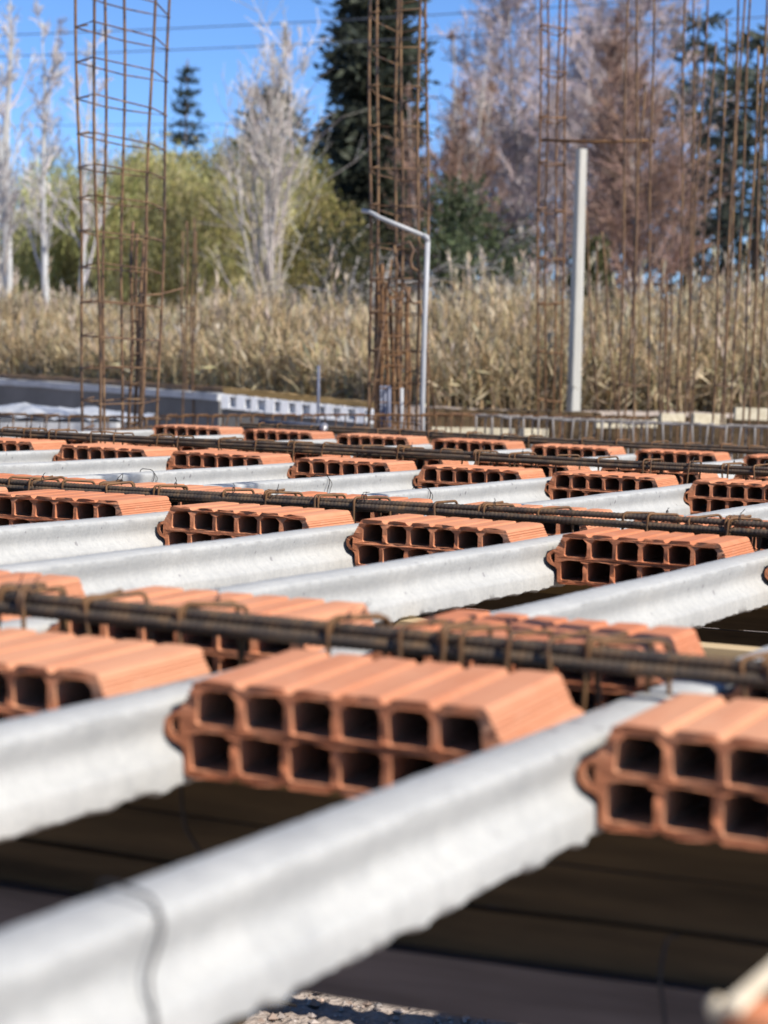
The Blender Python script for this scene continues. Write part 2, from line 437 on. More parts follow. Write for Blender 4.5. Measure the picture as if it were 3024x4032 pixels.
def make_stirrup(mb, x, tilt, w, h, r, cx=None, hook=True, rnd=random):
    M = Matrix.Rotation(tilt, 3, 'Z')
    sh = rnd.uniform(-.006, .006)
    pts = [M @ V((sh * k / 20, a, b)) for k, (a, b) in enumerate(stirrup_path(w, h))]
    mb.tube([p + V((x, 0, 0)) for p in pts], r, 8, closed=True)
    if hook:      # tails bent over the front bar
        tail = [(-.004, -w + .002, -.03), (-.005, -w - .001, -.012), (-.006, -w + .004, .001), (-.007, -w + .014, .0035), (-.008, -w + .03, .002), (-.009, -w + .05, .004), (-.010, -w + .062, .006)]
        mb.tube([M @ V((a - r * 2 + .004, b, c)) + V((x, 0, 0)) for a, b, c in tail], r, 8)
BARZ = {0: [(0, 1307), (830, 1380), (1659, 1460)], 1: [(0, 1049), (830, 1094), (1659, 1140)], 2: [(130, 940), (830, 975), (1659, 1014)], 3: [(530, 919), (1100, 947), (1659, 972)]}
STX = {0: [4, 30, 182, 385, 402, 700, 718, 850, 950, 985, 1085, 1160, 1275, 1305, 1600, 1655],
       1: [22, 64, 70, 137, 218, 226, 332, 342, 482, 574, 584, 672, 684, 760, 771, 930, 1036, 1046, 1164, 1350, 1400, 1490, 1570, 1582],
       2: [6, 38, 52, 62, 104, 122, 190, 222, 245, 325, 338, 380, 470, 480, 552, 624, 634, 700, 775, 785, 860, 872, 955, 1022, 1034, 1100, 1112, 1205, 1292, 1385, 1398, 1480, 1560, 1572, 1625],
       3: [560, 598, 672, 762, 815, 862, 925, 1010, 1085, 1140, 1255, 1330, 1408, 1480, 1560, 1620]}
BARLOC = {}
for row in range(4):
    rnd = random.Random(row + 300)
    Y = ROWY[row] + BL + .058
    pts = [on_y(x, y, Y) for x, y in BARZ[row]]
    dirv = (pts[2] - pts[0]); slope = dirv.z / dirv.x
    xl, xr = on_y(-120 if row < 3 else 515, 1000, Y).x, on_y(1790, 1000, Y).x
    zf = lambda x: pts[1].z + slope * .6 * (x - pts[1].x)
    BARLOC[row] = (Y, zf)
    root = thing('rebar_cage', (pts[1].x, Y, zf(pts[1].x)), ['thick dark rebar bundle with rusty stirrups lying behind the nearest row of clay blocks',
            'rusty double rebar with hooked stirrups lying behind the second row of clay blocks',
            'rusty double rebar with hooked stirrups lying behind the third row of clay blocks',
            'thin rusty rebar cage lying behind the farthest row of clay blocks'][row], 'rebar cage', 'rebar cages across the slab')
    ox = pts[1].x; loc = lambda x, dy, dz: V((x - ox, dy, zf(x) - zf(ox) + dz))
    r = .0072 if row else .0079
    W2 = .037
    for dy, dz in ((0, -.006), (.006, -.006 + 1.85 * r), (2 * W2 - .012, -.016), (0, -.105), (2 * W2 - .012, -.105)):
        mb = MB(); ribbed(mb, rebar_pts(loc(xl, dy, dz), loc(xr, dy, dz), .0034, rnd=rnd), r if dz > -.05 else .006, 10 if row < 2 else 8)
        arc_smooth(mb.build('longitudinal_bar', 'rebar_steel', root), 60)
    n = 0
    for sx in STX[row]:
        x = on_y(sx, BARZ[row][1][1] + (sx - BARZ[row][1][0]) * .05, Y).x
        mb = MB(); make_stirrup(mb, 0, -abs(rnd.gauss(.62, .2)), W2 + .008, .125, .0033, hook=rnd.random() < .35, rnd=rnd)
        M = Matrix.Rotation(rnd.gauss(0, .09), 3, 'Y')
        mb.v = [M @ p for p in mb.v]
        s = mb.build('stirrup', 'stirrup_rust', root); arc_smooth(s, 60)
        s.location = loc(x + .028, W2 - .006, 2.7 * r - .001)
        if rnd.random() < .6:
            tw = MB(); q = V((rnd.uniform(-.006, .006), -W2 + rnd.choice([0, .05]), .002))
            pth = [q + V((0, .006 * cos(a) , .007 * sin(a) )) + V((a * .0004, 0, 0)) for a in [k * .8 for k in range(12)]]
            pth += [q + V((.004, 0, .012)), q + V((.006 + rnd.uniform(-.01, .01), rnd.uniform(-.008, .008), .012 + rnd.random() * .012))]
            tw.tube(pth, .0009, 5); w = tw.build('tie_wire', 'dark_wire', s)

# ------------------------------------------------------------------ camera, world, sun
cam = bpy.data.cameras.new('camera'); co = bpy.data.objects.new('camera', cam); COL.objects.link(co)
co.matrix_world = Matrix(((RC.x, UC.x, -FW.x, EYE.x), (RC.y, UC.y, -FW.y, EYE.y), (RC.z, UC.z, -FW.z, EYE.z), (0, 0, 0, 1)))
cam.sensor_fit = 'HORIZONTAL'; cam.sensor_width = 36; cam.lens = 36 * FPX / IW
cam.clip_start = .05; cam.clip_end = 3000
cam.dof.use_dof = True; cam.dof.focus_distance = 6.1; cam.dof.aperture_fstop = 6.2; cam.dof.aperture_blades = 0
SC.camera = co
SUN_EL, SUN_AZ = radians(45), radians(-14)          # azimuth measured from +X towards +Y
sd = V((cos(SUN_EL) * cos(SUN_AZ), cos(SUN_EL) * sin(SUN_AZ), sin(SUN_EL)))
sl = bpy.data.lights.new('sun', 'SUN'); sl.energy = 5.0; sl.angle = radians(.53); sl.color = (1, .955, .89)
so = bpy.data.objects.new('sun', sl); COL.objects.link(so); so.rotation_euler = sd.to_track_quat('Z', 'Y').to_euler(); so.location = (3, -3, 8)
w = bpy.data.worlds.new('World'); SC.world = w; w.use_nodes = True
nt = w.node_tree; bg = nt.nodes['Background']; sky = nt.nodes.new('ShaderNodeTexSky'); sky.sky_type = 'NISHITA'; sky.sun_disc = False
sky.sun_elevation = SUN_EL; sky.sun_rotation = radians(90) - SUN_AZ; sky.altitude = 0; sky.air_density = .62; sky.dust_density = 0; sky.ozone_density = 10
nt.links.new(sky.outputs[0], bg.inputs[0]); bg.inputs[1].default_value = .13
SC.view_settings.view_transform = 'Standard'; SC.view_settings.look = 'None'; SC.view_settings.gamma = 1; SC.view_settings.exposure = .42
SC.cycles.diffuse_bounces = 1
GZ = -1.0
# ------------------------------------------------------------------ timber carrying the joists, shuttering under the ribs
for row in range(4):
    Yc = ROWY[row] + .245; xa, xb = colx(row, 0) - 1.6, colx(row, 9 if row else 4) + .9
    nm = ROWNAME[row]
    root = thing('shuttering', ((xa + xb) / 2, Yc, -.15), f'dark timber shuttering boards under the {nm} row of clay blocks', 'shuttering', 'timber shuttering under the slab')
    ox, oy = root.location.x, root.location.y
    rnd = random.Random(row)
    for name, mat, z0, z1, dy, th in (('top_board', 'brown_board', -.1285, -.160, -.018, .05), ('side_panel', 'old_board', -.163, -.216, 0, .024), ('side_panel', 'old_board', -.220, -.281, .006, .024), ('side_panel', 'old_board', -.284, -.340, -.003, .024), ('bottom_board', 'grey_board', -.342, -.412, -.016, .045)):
        mb = MB(); L = xb - xa; n = 40
        for i in range(n + 1):
            x = xa + L * i / n - ox; wv = .002 * sin(i * .7 + row) + rnd.uniform(-.0008, .0008)
            for a, b in ((-th / 2, z0), (th / 2, z0), (th / 2, z1), (-th / 2, z1)): mb.v.append(V((x, dy + a + wv, b + .15 + wv)))
        for i in range(n):
            for k in range(4):
                k2 = (k + 1) % 4; mb.face((i * 4 + k, i * 4 + k2, i * 4 + 4 + k2, i * 4 + 4 + k))
        mb.face((0, 1, 2, 3)); mb.face((n * 4 + 3, n * 4 + 2, n * 4 + 1, n * 4))
        mb.build(name, mat, root)
    for k in range(3 if row == 0 else 5):
        x = xa + .5 + (xb - xa - 1) * k / (2 if row == 0 else 4)
        mb = MB(); mb.box((x - ox, .055, -.476), (.07, .07, .948), jit=.002); mb.build('post', 'old_board', root)
for row, (Y, top) in enumerate(((3.92, -.129), (6.25, -.129), (8.7, -.129))):
    xa, xb = colx(row, -1, Y) - 1.2, colx(row + 1, 9, Y) + .6
    root = thing('timber_bearer', ((xa + xb) / 2, Y, top), f'pale pine bearer under the joists between the {ROWNAME[row]} and {ROWNAME[row+1]} block rows', 'timber', 'pine bearers under the joists')
    mb = MB(); mb.box((0, 0, -.05), (xb - xa, .075, .1), jit=.001); mb.build('beam', 'pine', root)
    for k in range(4):
        mb = MB(); mb.box(((k - 1.5) * (xb - xa) / 4.2, .01, -.537), (.08, .08, .872), jit=.002); mb.build('post', 'old_board', root)

# tie wires: one hangs off a joist end, one is nailed to the panel, loops stick out of the joists
def wire(pts, r, label, n=6):
    c = V(pts[0]); mb = MB()
    P = [V(p) - c for p in pts]; S = []
    for i in range(len(P) - 1):
        p0, p1, p2, p3 = P[max(i - 1, 0)], P[i], P[i + 1], P[min(i + 2, len(P) - 1)]
        for k in range(6):
            t = k / 6; S.append(.5 * ((2 * p1) + (p2 - p0) * t + (2 * p0 - 5 * p1 + 4 * p2 - p3) * t * t + (3 * p1 - p0 - 3 * p2 + p3) * t ** 3))
    S.append(P[-1]); mb.tube(S, r, n)
    o = mb.build('tie_wire', 'dark_wire', None, True); o.location = c
    tag(o, label, 'wire', 'wires tied to the slab')
YP = ROWY[0] + .205
wire([on_y(392, 1692, YP), on_y(394, 1745, YP - .01), on_y(402, 1790, YP - .012), on_y(425, 1828, YP - .02), on_y(436, 1850, YP - .02)], .0021, 'thin dark wire hanging below the left end of a nearest row clay block')
wire([on_y(1466, 2022, YP - .02), on_y(1448, 2024, YP - .014), on_y(1438, 2038, YP - .012), on_y(1430, 2075, YP - .02), on_y(1426, 2120, YP - .03), on_y(1433, 2180, YP - .03), on_y(1442, 2260, YP - .035)], .0024, 'black wire hanging down the dark shuttering near the bottom right')
def joist_loop(x, y, c, label, h=.12, r=.0014):
    # a wire that crosses the top of joist c and runs down its right side
    p = on_z(x, y, -.022)
    jx = JX(c); Y = p.y
    for _ in range(5): jx = JX(c) + SK * Y
    q = lambda dx, dy, z: V((jx + dx, Y + dy, z))
    wire([q(-.042, .03, -.034), q(-.028, .015, -.019), q(0, 0, -.0165), q(.026, -.01, -.019), q(.041, -.02, -.036), q(.040, -.035, -.07), q(.054, -.05, -.092), q(.060, -.055, -.135)], r, label)
    if r < .0015: wire([q(.028, -.012, -.0185), q(.040, 0, -.042), q(.034, .005, -.062), q(.043, -.025, -.084), q(.055, -.045, -.1)], r * .7, label.replace('wire loop', 'thinner second wire'))
joist_loop(325, 1187, -2, 'dark wire loop round the joist in front of the second block row')
joist_loop(880, 1040, -3, 'short dark wire loop round a joist behind the second rebar bundle', .1)
joist_loop(1190, 1072, -2, 'right hand dark wire loop round a joist behind the second rebar bundle', .1)
joist_loop(615, 1035, -4, 'left hand dark wire loop round a joist behind the second rebar bundle', .1)
joist_loop(205, 1925, 2, 'blurred grey wire loop round the nearest joist', .12, .0016)

# ------------------------------------------------------------------ things at the camera end: a lath and a clay shard lying on the joist beside the camera
p0, p1 = at(1581, 2176, 1.30), at(1690, 2079, 1.45)
d_ = (p1 - p0); L_ = d_.length
mb = MB(); Mq = d_.to_track_quat('X', 'Z').to_matrix(); mb.box((0, 0, 0), (L_ * 2.2, .0095, .007), Mq, jit=.0012)
o = mb.build('wooden_lath', 'pale_lath'); o.location = p0 + d_ * 1.1 ; tag(o, 'blurred pale wooden lath poking in at the bottom right corner', 'lath')
def lump(name, c, r, mat, sq, label, cat, seed, mi=0):
    rnd = random.Random(seed); bm = bmesh.new(); bmesh.ops.create_icosphere(bm, subdivisions=3, radius=1)
    ph = [rnd.uniform(0, 6) for _ in range(6)]
    for v in bm.verts:
        k = 1 + .16 * sin(v.co.x * 3 + ph[0]) + .14 * sin(v.co.y * 4 + ph[1]) + .1 * sin(v.co.z * 6 + ph[2]) + rnd.uniform(-.04, .04)
        v.co = V((v.co.x * sq[0], v.co.y * sq[1], v.co.z * sq[2])) * k * r
    me = bpy.data.meshes.new(name); bm.to_mesh(me); bm.free(); me.materials.append(MATS[mat]); o = link(name, me); o.location = c; arc_smooth(o, 40)
    return tag(o, label, cat)
pj = at(1672, 2212, 1.36)
lump('clay_shard', pj, .018, 'clay', (1.6, 1.2, .8), 'blurred broken orange clay shard under the lath at bottom right', 'shard', 5)
lump('mortar_crumb', at(1553, 2176, 1.36), .0062, 'pale_lath', (1.1, 1, 1), 'blurred pale brown crumb beside the lath tip at bottom right', 'rubble', 9)
# plank on legs beside the camera that carries them (just out of the picture)
zp = pj.z - .030
root = thing('plank', (pj.x + .066, pj.y - .42, zp), 'pale plank on legs under the clay shard at the bottom right corner', 'plank')
pl = MB(); pl.box((0, 0, 0), (.16, 1.0, .022), jit=.002); pl.build('board', 'pale_lath', root)
for q in (-.4, .25):
    pl = MB(); pl.box((0, q, (GZ - zp - .011) / 2), (.06, .06, zp - GZ - .011), jit=.002); pl.build('leg', 'pale_lath', root)

# ------------------------------------------------------------------ terrain: one sheet, low under the slab, higher bank beyond the wall
EDGE = [(-400, 25.2), (0, 23.4), (475, 19.6), (795, 18.3), (930, 17.9), (1290, 18.4), (1659, 18.6), (2100, 18.6)]
def edge_d(x):
    for (a, da), (b, db) in zip(EDGE, EDGE[1:]):
        if a <= x <= b: return da + (db - da) * (x - a) / (b - a)
    return EDGE[0][1] if x < EDGE[0][0] else EDGE[-1][1]
def az_to_x(a):      # angle right of the view axis -> photo column
    return 829.5 + math.tan(a) * FPX / K if abs(a) < 1.2 else (-1e5 if a < 0 else 1e5)
BANK = -.02
def bank(x, D):
    e = edge_d(x); t = min(1, max(0, (D - e) / .5)); t = t * t * (3 - 2 * t)
    return GZ + (BANK - GZ) * t
NA = 360
rad = [.3, .8, 1.4, 2, 2.6, 3.2, 3.6, 4, 4.4, 4.8, 5.4, 6, 7, 8, 9.5, 11, 13, 15, 16.5] + [17.5 + .25 * k for k in range(36)] + [27, 29, 32, 36, 42, 50, 60, 75, 95, 130, 200, 400, 900, 2200]
mb = MB(); rnd = random.Random(3)
mb.v.append(V((0, 0, GZ)))
for r in rad:
    for k in range(NA):
        # more spokes in the viewing sector
        u = k / NA; a = (-pi + 2 * pi * u); a = a - .78 * sin(a)
        D = r if abs(a) > 1.2 else r / cos(a) if r < 60 else r
        pt = R_ * (sin(a) * D) + FH * (cos(a) * D)
        z = bank(az_to_x(a), D * cos(a) if abs(a) < 1.2 else D)
        z += rnd.uniform(-.008, .008) * (r > 1) + .02 * sin(pt.x * 1.7) * sin(pt.y * 1.3)
        mb.v.append(V((pt.x, pt.y, z)))
for k in range(NA): mb.face((0, 1 + k, 1 + (k + 1) % NA)[::-1])
for i in range(len(rad) - 1):
    for k in range(NA):
        a = 1 + i * NA + k; b = 1 + i * NA + (k + 1) % NA
        mb.face((a, b, b + NA, a + NA)[::-1])
g = mb.build('ground', 'soil', None, True); tag(g, kind='structure')
bm = bmesh.new(); bm.from_mesh(g.data); bmesh.ops.recalc_face_normals(bm, faces=bm.faces)
bm.faces.ensure_lookup_table()
if sum(f.normal.z for f in bm.faces) < 0: bmesh.ops.reverse_faces(bm, faces=bm.faces)
bm.to_mesh(g.data); bm.free()

# gravel and litter on the sunlit soil below the joists
mb = MB(); rnd = random.Random(11)
pc = on_z(700, 2190, GZ)
for i in range(2600):
    x, y = pc.x + rnd.gauss(0, .7), pc.y + rnd.gauss(0, .45); r = .004 + .012 * rnd.random() ** 3
    z = GZ + .02 * sin(x * 1.7) * sin(y * 1.3) + r * .3
    sh = rnd.uniform(.75, 1.2); base = rnd.choice([(.42, .35, .30), (.36, .30, .26), (.50, .44, .39), (.38, .28, .22)])
    col = tuple(c * sh for c in base); n = len(mb.v); M = Matrix.Rotation(rnd.uniform(0, 6), 3, 'Z')
    P = [V((1, 0, 0)), V((0, 1, 0)), V((-1, 0, 0)), V((0, -1, 0)), V((0, 0, .7)), V((0, 0, -.7)), V((.75, .75, .1)), V((-.7, -.72, .15))]
    for q in P[:6]: mb.v.append(M @ (q * (r * rnd.uniform(.7, 1.2))) + V((x, y, z)))
    for a, b in ((0, 1), (1, 2), (2, 3), (3, 0)): mb.face((n + a, n + b, n + 4), 0, col); mb.face((n + b, n + a, n + 5), 0, col)
tag(mb.build('gravel', 'pebble'), kind='stuff')
for (xa, ya), (xb, yb), r, mt, nm, lab in (((578, 2165), (640, 2172), .006, 'dark_wire', 'twig', 'thin dark twig lying on the sunlit soil at the bottom'), ((616, 2150), (608, 2168), .007, 'pale_lath', 'wood_splinter', 'pale wood splinter lying on the sunlit soil at the bottom')):
    a, b = on_z(xa, ya, GZ + .02), on_z(xb, yb, GZ + .02); mb = MB(); m_ = (a + b) / 2
    mb.tube([a - m_, (a - m_) * .3 + V((0, .004, .003)), b - m_], [r, r * .9, r * .6], 6); o = mb.build(nm, mt); o.location = m_; tag(o, lab, 'twig' if nm == 'twig' else 'splinter')

# ------------------------------------------------------------------ beyond the slab: perimeter beam cage, wall, formwork, plastic sheet
def lat_cage(name, xl, xr, Y, zl, zr, hgt, wid, step, mat, label, seed, r=.006, sr=.0045):
    rnd = random.Random(seed); root = thing(name, ((xl + xr) / 2, Y, (zl + zr) / 2), label, 'beam cage', 'edge beam cages beyond the slab')
    c = V(root.location)
    for dy in (0, wid):
        for dz in (0, -hgt):
            mb = MB(); n = 24
            mb.tube([V((xl + (xr - xl) * k / n, Y + dy, zl + (zr - zl) * k / n + dz + rnd.uniform(-.006, .006))) - c for k in range(n + 1)], r, 6)
            mb.build('longitudinal_bar', mat, root, True)
    x = xl + .05; n = 0
    while x < xr and n < 95:
        t = (x - xl) / (xr - xl); z = zl + (zr - zl) * t
        mb = MB(); tl = rnd.gauss(0, .008)
        P = [V((tl, -.008, .008)), V((0, wid + .008, .008)), V((0, wid + .008, -hgt - .008)), V((-tl, -.008, -hgt - .008))]
        Q = []
        for a, b in zip(P, P[1:] + P[:1]): Q += [a.lerp(b, .06), a.lerp(b, .94)]
        mb.tube(Q, sr, 6, closed=True); s = mb.build('stirrup', mat, root, True); s.location = V((x, Y, z)) - c
        x += step * rnd.uniform(.75, 1.3); n += 1
pL, pM, pR = on_y(-60, 905, 12.9), on_y(1000, 900, 12.7), on_y(1750, 935, 12.5)
lat_cage('beam_cage', on_y(-60, 900, 11.6).x, on_y(345, 900, 11.6).x, 11.6, on_y(-60, 894, 11.6).z, on_y(345, 905, 11.6).z, .2, .14, .13, 'column_rust', 'rusty edge beam cage at the foot of the left column cage', 21)
lat_cage('beam_cage', on_y(345, 900, 12.4).x, on_y(1010, 900, 12.4).x, 12.4, on_y(345, 899, 12.4).z, on_y(1010, 897, 12.4).z, .2, .14, .11, 'stirrup_rust', 'dark rusty edge beam cage behind the middle of the farthest clay block row', 22)
lat_cage('beam_cage', on_y(1015, 900, 13.2).x, on_y(1720, 900, 13.2).x, 13.2, on_y(1015, 898, 13.2).z, on_y(1720, 927, 13.2).z, .22, .15, .10, 'dusty_rust', 'cement splashed edge beam cage below the row of rusty bars at right', 23, .009, .0065)
lat_cage('beam_cage', on_y(920, 900, 15.2).x, on_y(1400, 900, 15.2).x, 15.2, on_y(920, 893, 15.2).z, on_y(1400, 905, 15.2).z, .2, .15, .12, 'stirrup_rust', 'thin rusty edge beam cage between the middle column cage and the concrete post', 24)

def strip_wall(name, A, B, h, th, mat, label, cat, jit=.004):
    A, B = V(A), V(B); c = (A + B) / 2; d = B - A; L = V((d.x, d.y, 0)).length; u = V((d.x, d.y, 0)).normalized(); nrm = V((-u.y, u.x, 0))
    return c, u, nrm, L
def wall_box(mb, A, B, z0, z1, th, off=0, c=V((0, 0, 0)), n=20, jit=.004, rnd=random):
    # strip from A to B (top z follows A.z..B.z + z1), thickness th to the far side
    A, B = V(A), V(B); u = V((B.x - A.x, B.y - A.y, 0)).normalized(); nr = V((-u.y, u.x, 0))
    if nr.dot(FH) < 0: nr = -nr
    base = len(mb.v)
    for i in range(n + 1):
        p = A.lerp(B, i / n)
        for o_, z in ((off, z1), (off + th, z1), (off + th, z0), (off, z0)):
            mb.v.append(p + nr * o_ + V((0, 0, z + rnd.uniform(-jit, jit))) - c)
    for i in range(n):
        for k in range(4):
            k2 = (k + 1) % 4; mb.face((base + i * 4 + k, base + i * 4 + k2, base + i * 4 + 4 + k2, base + i * 4 + 4 + k))
    mb.face((base, base + 1, base + 2, base + 3)); mb.face((base + n * 4 + 3, base + n * 4 + 2, base + n * 4 + 1, base + n * 4))
A, B = at(-90, 812, 23.6), at(474, 850, 19.2); c = (A + B) / 2
root = thing('low_wall', c, 'dark grey rendered low wall with pale top edge at far left', 'wall')
mb = MB(); wall_box(mb, A, B, -1.15, -.065, .2, 0, c); mb.build('wall_face', 'wall_coating', root)
mb = MB(); wall_box(mb, A, B, -.063, 0, .24, -.02, c); mb.build('coping', 'wall_cap_cement', root)
mb = MB(); wall_box(mb, A, B, .002, .05, .1, .1, c, 30, .008); mb.build('top_rebar_strip', 'column_rust', root)
A, B = at(478, 853, 17.5), at(800, 886, 17.1); c = (A + B) / 2
root = thing('hollow_block_wall', c, 'low course of white hollow blocks running up to the middle column cage', 'wall')
mb = MB(); wall_box(mb, A, B, -1.15, -.11, .2, .02, c); mb.build('footing', 'wall_coating', root)
mb = MB(); wall_box(mb, A, B, .014, .06, .12, .03, c, 30, .008); mb.build('top_board', 'brown_board', root)
nB = 10; u = (B - A) / nB
for k in range(nB):
    a, b = A + u * (k + .02), A + u * (k + .98); mb = MB()
    k1 = .55 + .1 * sin(k * 2.3); wall_box(mb, a, a.lerp(b, k1), -.108, .010, .17, .004 * (k % 3), c, 3, .004)
    for z0, z1, of in ((-.108, -.088, .006), (-.086, -.012, .05), (-.010, .008, .008)): wall_box(mb, a.lerp(b, k1 + .01), b, z0, z1, .16 - of, of, c, 2, .002)
    mb.build('hollow_block', 'white_block', root)
A, B = at(925, 882, 17.0), at(1300, 893, 17.4); c = (A + B) / 2
mb = MB(); wall_box(mb, A, B, -1.15, .0, .18, 0, c, 24, .01); o = mb.build('board_wall', 'old_board'); o.location = c; tag(o, 'brown boarded edge in front of the reeds, right of the middle column cage', 'formwork')
A, B = at(1310, 898, 17.4), at(1760, 905, 17.4); c = (A + B) / 2
mb = MB(); wall_box(mb, A, B, -1.15, .0, .18, 0, c, 24, .01); o = mb.build('board_wall', 'old_board'); o.location = c; tag(o, 'brown boarded edge behind the rusty bars at far right', 'formwork')
# cream boards behind the edge cage
for (xa, ya), (xb, yb), D, h, lab in (((932, 922), (1112, 926), 15.9, .05, 'cream board lying behind the edge beam cage right of the middle column'),
        ((1130, 925), (1185, 927), 15.6, .055, 'small cream board behind the cement splashed edge cage'),
        ((1290, 905), (1420, 905), 15.8, .065, 'long cream board under the rusty bars at right'),
        ((1430, 893), (1480, 894), 16.4, .06, 'cream board end standing highest behind the right edge cage'),
        ((1500, 893), (1568, 895), 16.2, .08, 'cream board just left of the last rusty bars'),
        ((1590, 880), (1720, 884), 16.0, .09, 'cream board at the right border behind the edge cage')):
    A, B = at(xa, ya, D), at(xb, yb, D + .2); c = (A + B) / 2; mb = MB(); wall_box(mb, A, B, -h, 0, .03, 0, c, 4, .002)
    o = mb.build('cream_board', 'cream_board'); o.location = c; tag(o, lab, 'board', 'cream boards beyond the slab')
# crumpled plastic sheet by the wall
A = at(95, 892, 17.2); mb = MB(); n = 26; m = 8; rnd = random.Random(4)
for i in range(n + 1):
    for j in range(m + 1):
        u, v = i / n, j / m; hgt = .075 * sin(pi * v) ** .6 * (.55 + .45 * sin(pi * min(1, u * 1.1)) + .15 * sin(u * 19)) + .012 * sin(u * 40 + v * 9) + rnd.uniform(-.008, .008)
        mb.v.append(R_ * ((u - .5) * 1.75) + FH * ((v - .5) * .7) + V((0, 0, hgt - .02)))
for i in range(n):
    for j in range(m): a = i * (m + 1) + j; mb.face((a, a + m + 1, a + m + 2, a + 1))
o = mb.build('plastic_sheet', 'sheet_plastic', None, True); o.location = A; tag(o, 'crumpled white plastic sheet heaped in front of the dark low wall', 'plastic sheet')
# plinth that carries the sheet
mb = MB(); A2, B2 = at(-60, 905, 17.0), at(260, 907, 16.8); cc = (A2 + B2) / 2; wall_box(mb, A2, B2, -1.15, -.02, .8, -.1, cc, 8, .006); o = mb.build('concrete_ledge', 'wall_cap_cement'); o.location = cc; tag(o, 'grey concrete ledge under the crumpled plastic sheet', 'ledge')
# dark hose with a dull coupling along the far rebar
Y3, zf3 = BARLOC[3]
pa, pb = on_y(560, 914, Y3 + .03), on_y(700, 922, Y3 + .02)
root = thing('hose', pb, 'dark hose with dull grey coupling lying along the farthest rebar', 'hose')
mb = MB(); mb.tube([pa - pb, (pa - pb) * .5 + V((0, .01, .004)), V((0, 0, 0))], .015, 10); mb.build('tube', 'dark_hose', root, True)
e = V((.03, -.07, -.012)); mb = MB(); mb.tube([V((-.012, .03, .006)), V((0, 0, 0)), e * .5, e], [.016, .022, .022, .019], 12); mb.build('coupling', 'dull_metal', root, True)
mb = MB(); mb.tube([e * 1.0, e * 1.25], [.012, .011], 10); mb.build('nozzle', 'dull_metal', root, True)

# ------------------------------------------------------------------ standing column cages
def column_cage(D, bars, ys, label, r=.006, mat='column_rust', sr=.0038, loops=None, ztop=None, zbot=-.95, seed=0, name='column_cage', tie=True):
    # bars: list of (photo x at y=0 / top, photo x at base, depth offset, photo y of the bar's top), order goes round the cage
    rnd = random.Random(seed); root = None; L = []
    for xt, xb, dd, yt in bars:
        top = at(xt, yt, D + dd); b0 = at(xb, 900, D + dd); d = (top - b0); bot = b0 + d * ((zbot - b0.z) / d.z)
        if yt <= 0: top = top + d * .25
        L.append((bot, top))
    c = sum((b for b, t in L), V((0, 0, 0))) / len(L)
    root = thing(name, c, label, 'rebar column', 'rebar columns standing beyond the slab')
    for b, t in L:
        mb = MB(); n = 26; ph = rnd.uniform(0, 6)
        pts = [b.lerp(t, k / n) + V((.006 * sin(k * .5 + ph), .006 * cos(k * .43 + ph), 0)) - c for k in range(n + 1)]
        mb.tube(pts, r, 7); mb.build('bar', mat, root, True)
    def on_bar(i, z):
        b, t = L[i]; k = min(1, max(0, (z - b.z) / (t.z - b.z))); return b.lerp(t, k)
    zz = ys[0]; k = 0
    order = loops or list(range(len(bars)))
    while zz < ys[1] and k < 95:
        tl = rnd.uniform(-.004, .004); mb = MB(); Q = []
        P = [on_bar(i, zz + tl * j + rnd.uniform(-.008, .008)) for j, i in enumerate(order)]
        cc = sum(P, V((0, 0, 0))) / len(P)
        for i, p in enumerate(P):
            q = P[(i + 1) % len(P)]; ex = (p - cc); ex.z = 0; ex = ex.normalized() * (r + sr) if ex.length > 0 else ex
            ey = (q - cc); ey.z = 0; ey = ey.normalized() * (r + sr) if ey.length > 0 else ey
            Q += [p + ex, (p + ex).lerp(q + ey, .5)]
        mb.tube([q - c for q in Q], sr, 6, closed=True)
        # bent end tail
        a = Q[0] - c; mb.tube([a, a + V((.03, .03, .012)), a + V((.05, .055, .02))], sr, 6)
        mb.build('stirrup', mat, root, True); zz += ys[2] * rnd.uniform(.88, 1.12); k += 1
    return root
column_cage(12.4, [(165, 180, .2, 0), (228, 223, .5, 0), (268, 262, .7, 0), (366, 341, 1.0, 0), (333, 304, .5, 0), (201, 217, 0, 0)], (-.10, 2.9, .188), 'tall rusty rebar column cage standing nearest at left, open ladder of stirrups', .0088, seed=1, sr=.0048)
column_cage(13.4, [(288, 280, 0, 478), (297, 293, .12, 505), (316, 306, .1, 490), (309, 300, -.08, 520)], (-.3, .95, .21), 'short thick starter bars inside the left column cage', .0105, seed=2, name='starter_bars')
column_cage(19.5, [(393, 395, 0, 500), (404, 402, .2, 478), (418, 412, .25, 470), (424, 416, .05, 500)], (-.4, 1.1, .62), 'faint brown starter bars standing just right of the left column cage', .0085, seed=3, name='starter_bars')
column_cage(14.3, [(800, 799, 0, 0), (817, 812, .35, 0), (858, 852, .75, 0), (868, 868, .8, 0), (921, 925, .55, 0), (906, 901, -.1, 0)], (-.25, 3.3, .235), 'rusty rebar column cage standing in the middle beside the white conduit', .0098, seed=4, sr=.005)
column_cage(14.5, [(818, 814, 0, 590), (828, 822, .08, 570), (846, 846, .2, 640), (884, 872, .25, 620), (880, 884, .3, 660), (836, 834, .1, 610), (862, 860, .15, 650), (824, 818, -.1, 600)], (-.3, .95, .12), 'dense dark starter bars inside the middle column cage', .0135, mat='stirrup_rust', seed=5, name='starter_bars')
column_cage(17.0, [(1168, 1160, 0, 0), (1184, 1176, .3, 0), (1208, 1196, .35, 0), (1224, 1212, .05, 0)], (-.3, 3.9, .36), 'narrow dark rebar column cage just left of the concrete post', .0085, mat='stirrup_rust', sr=.006, seed=6)
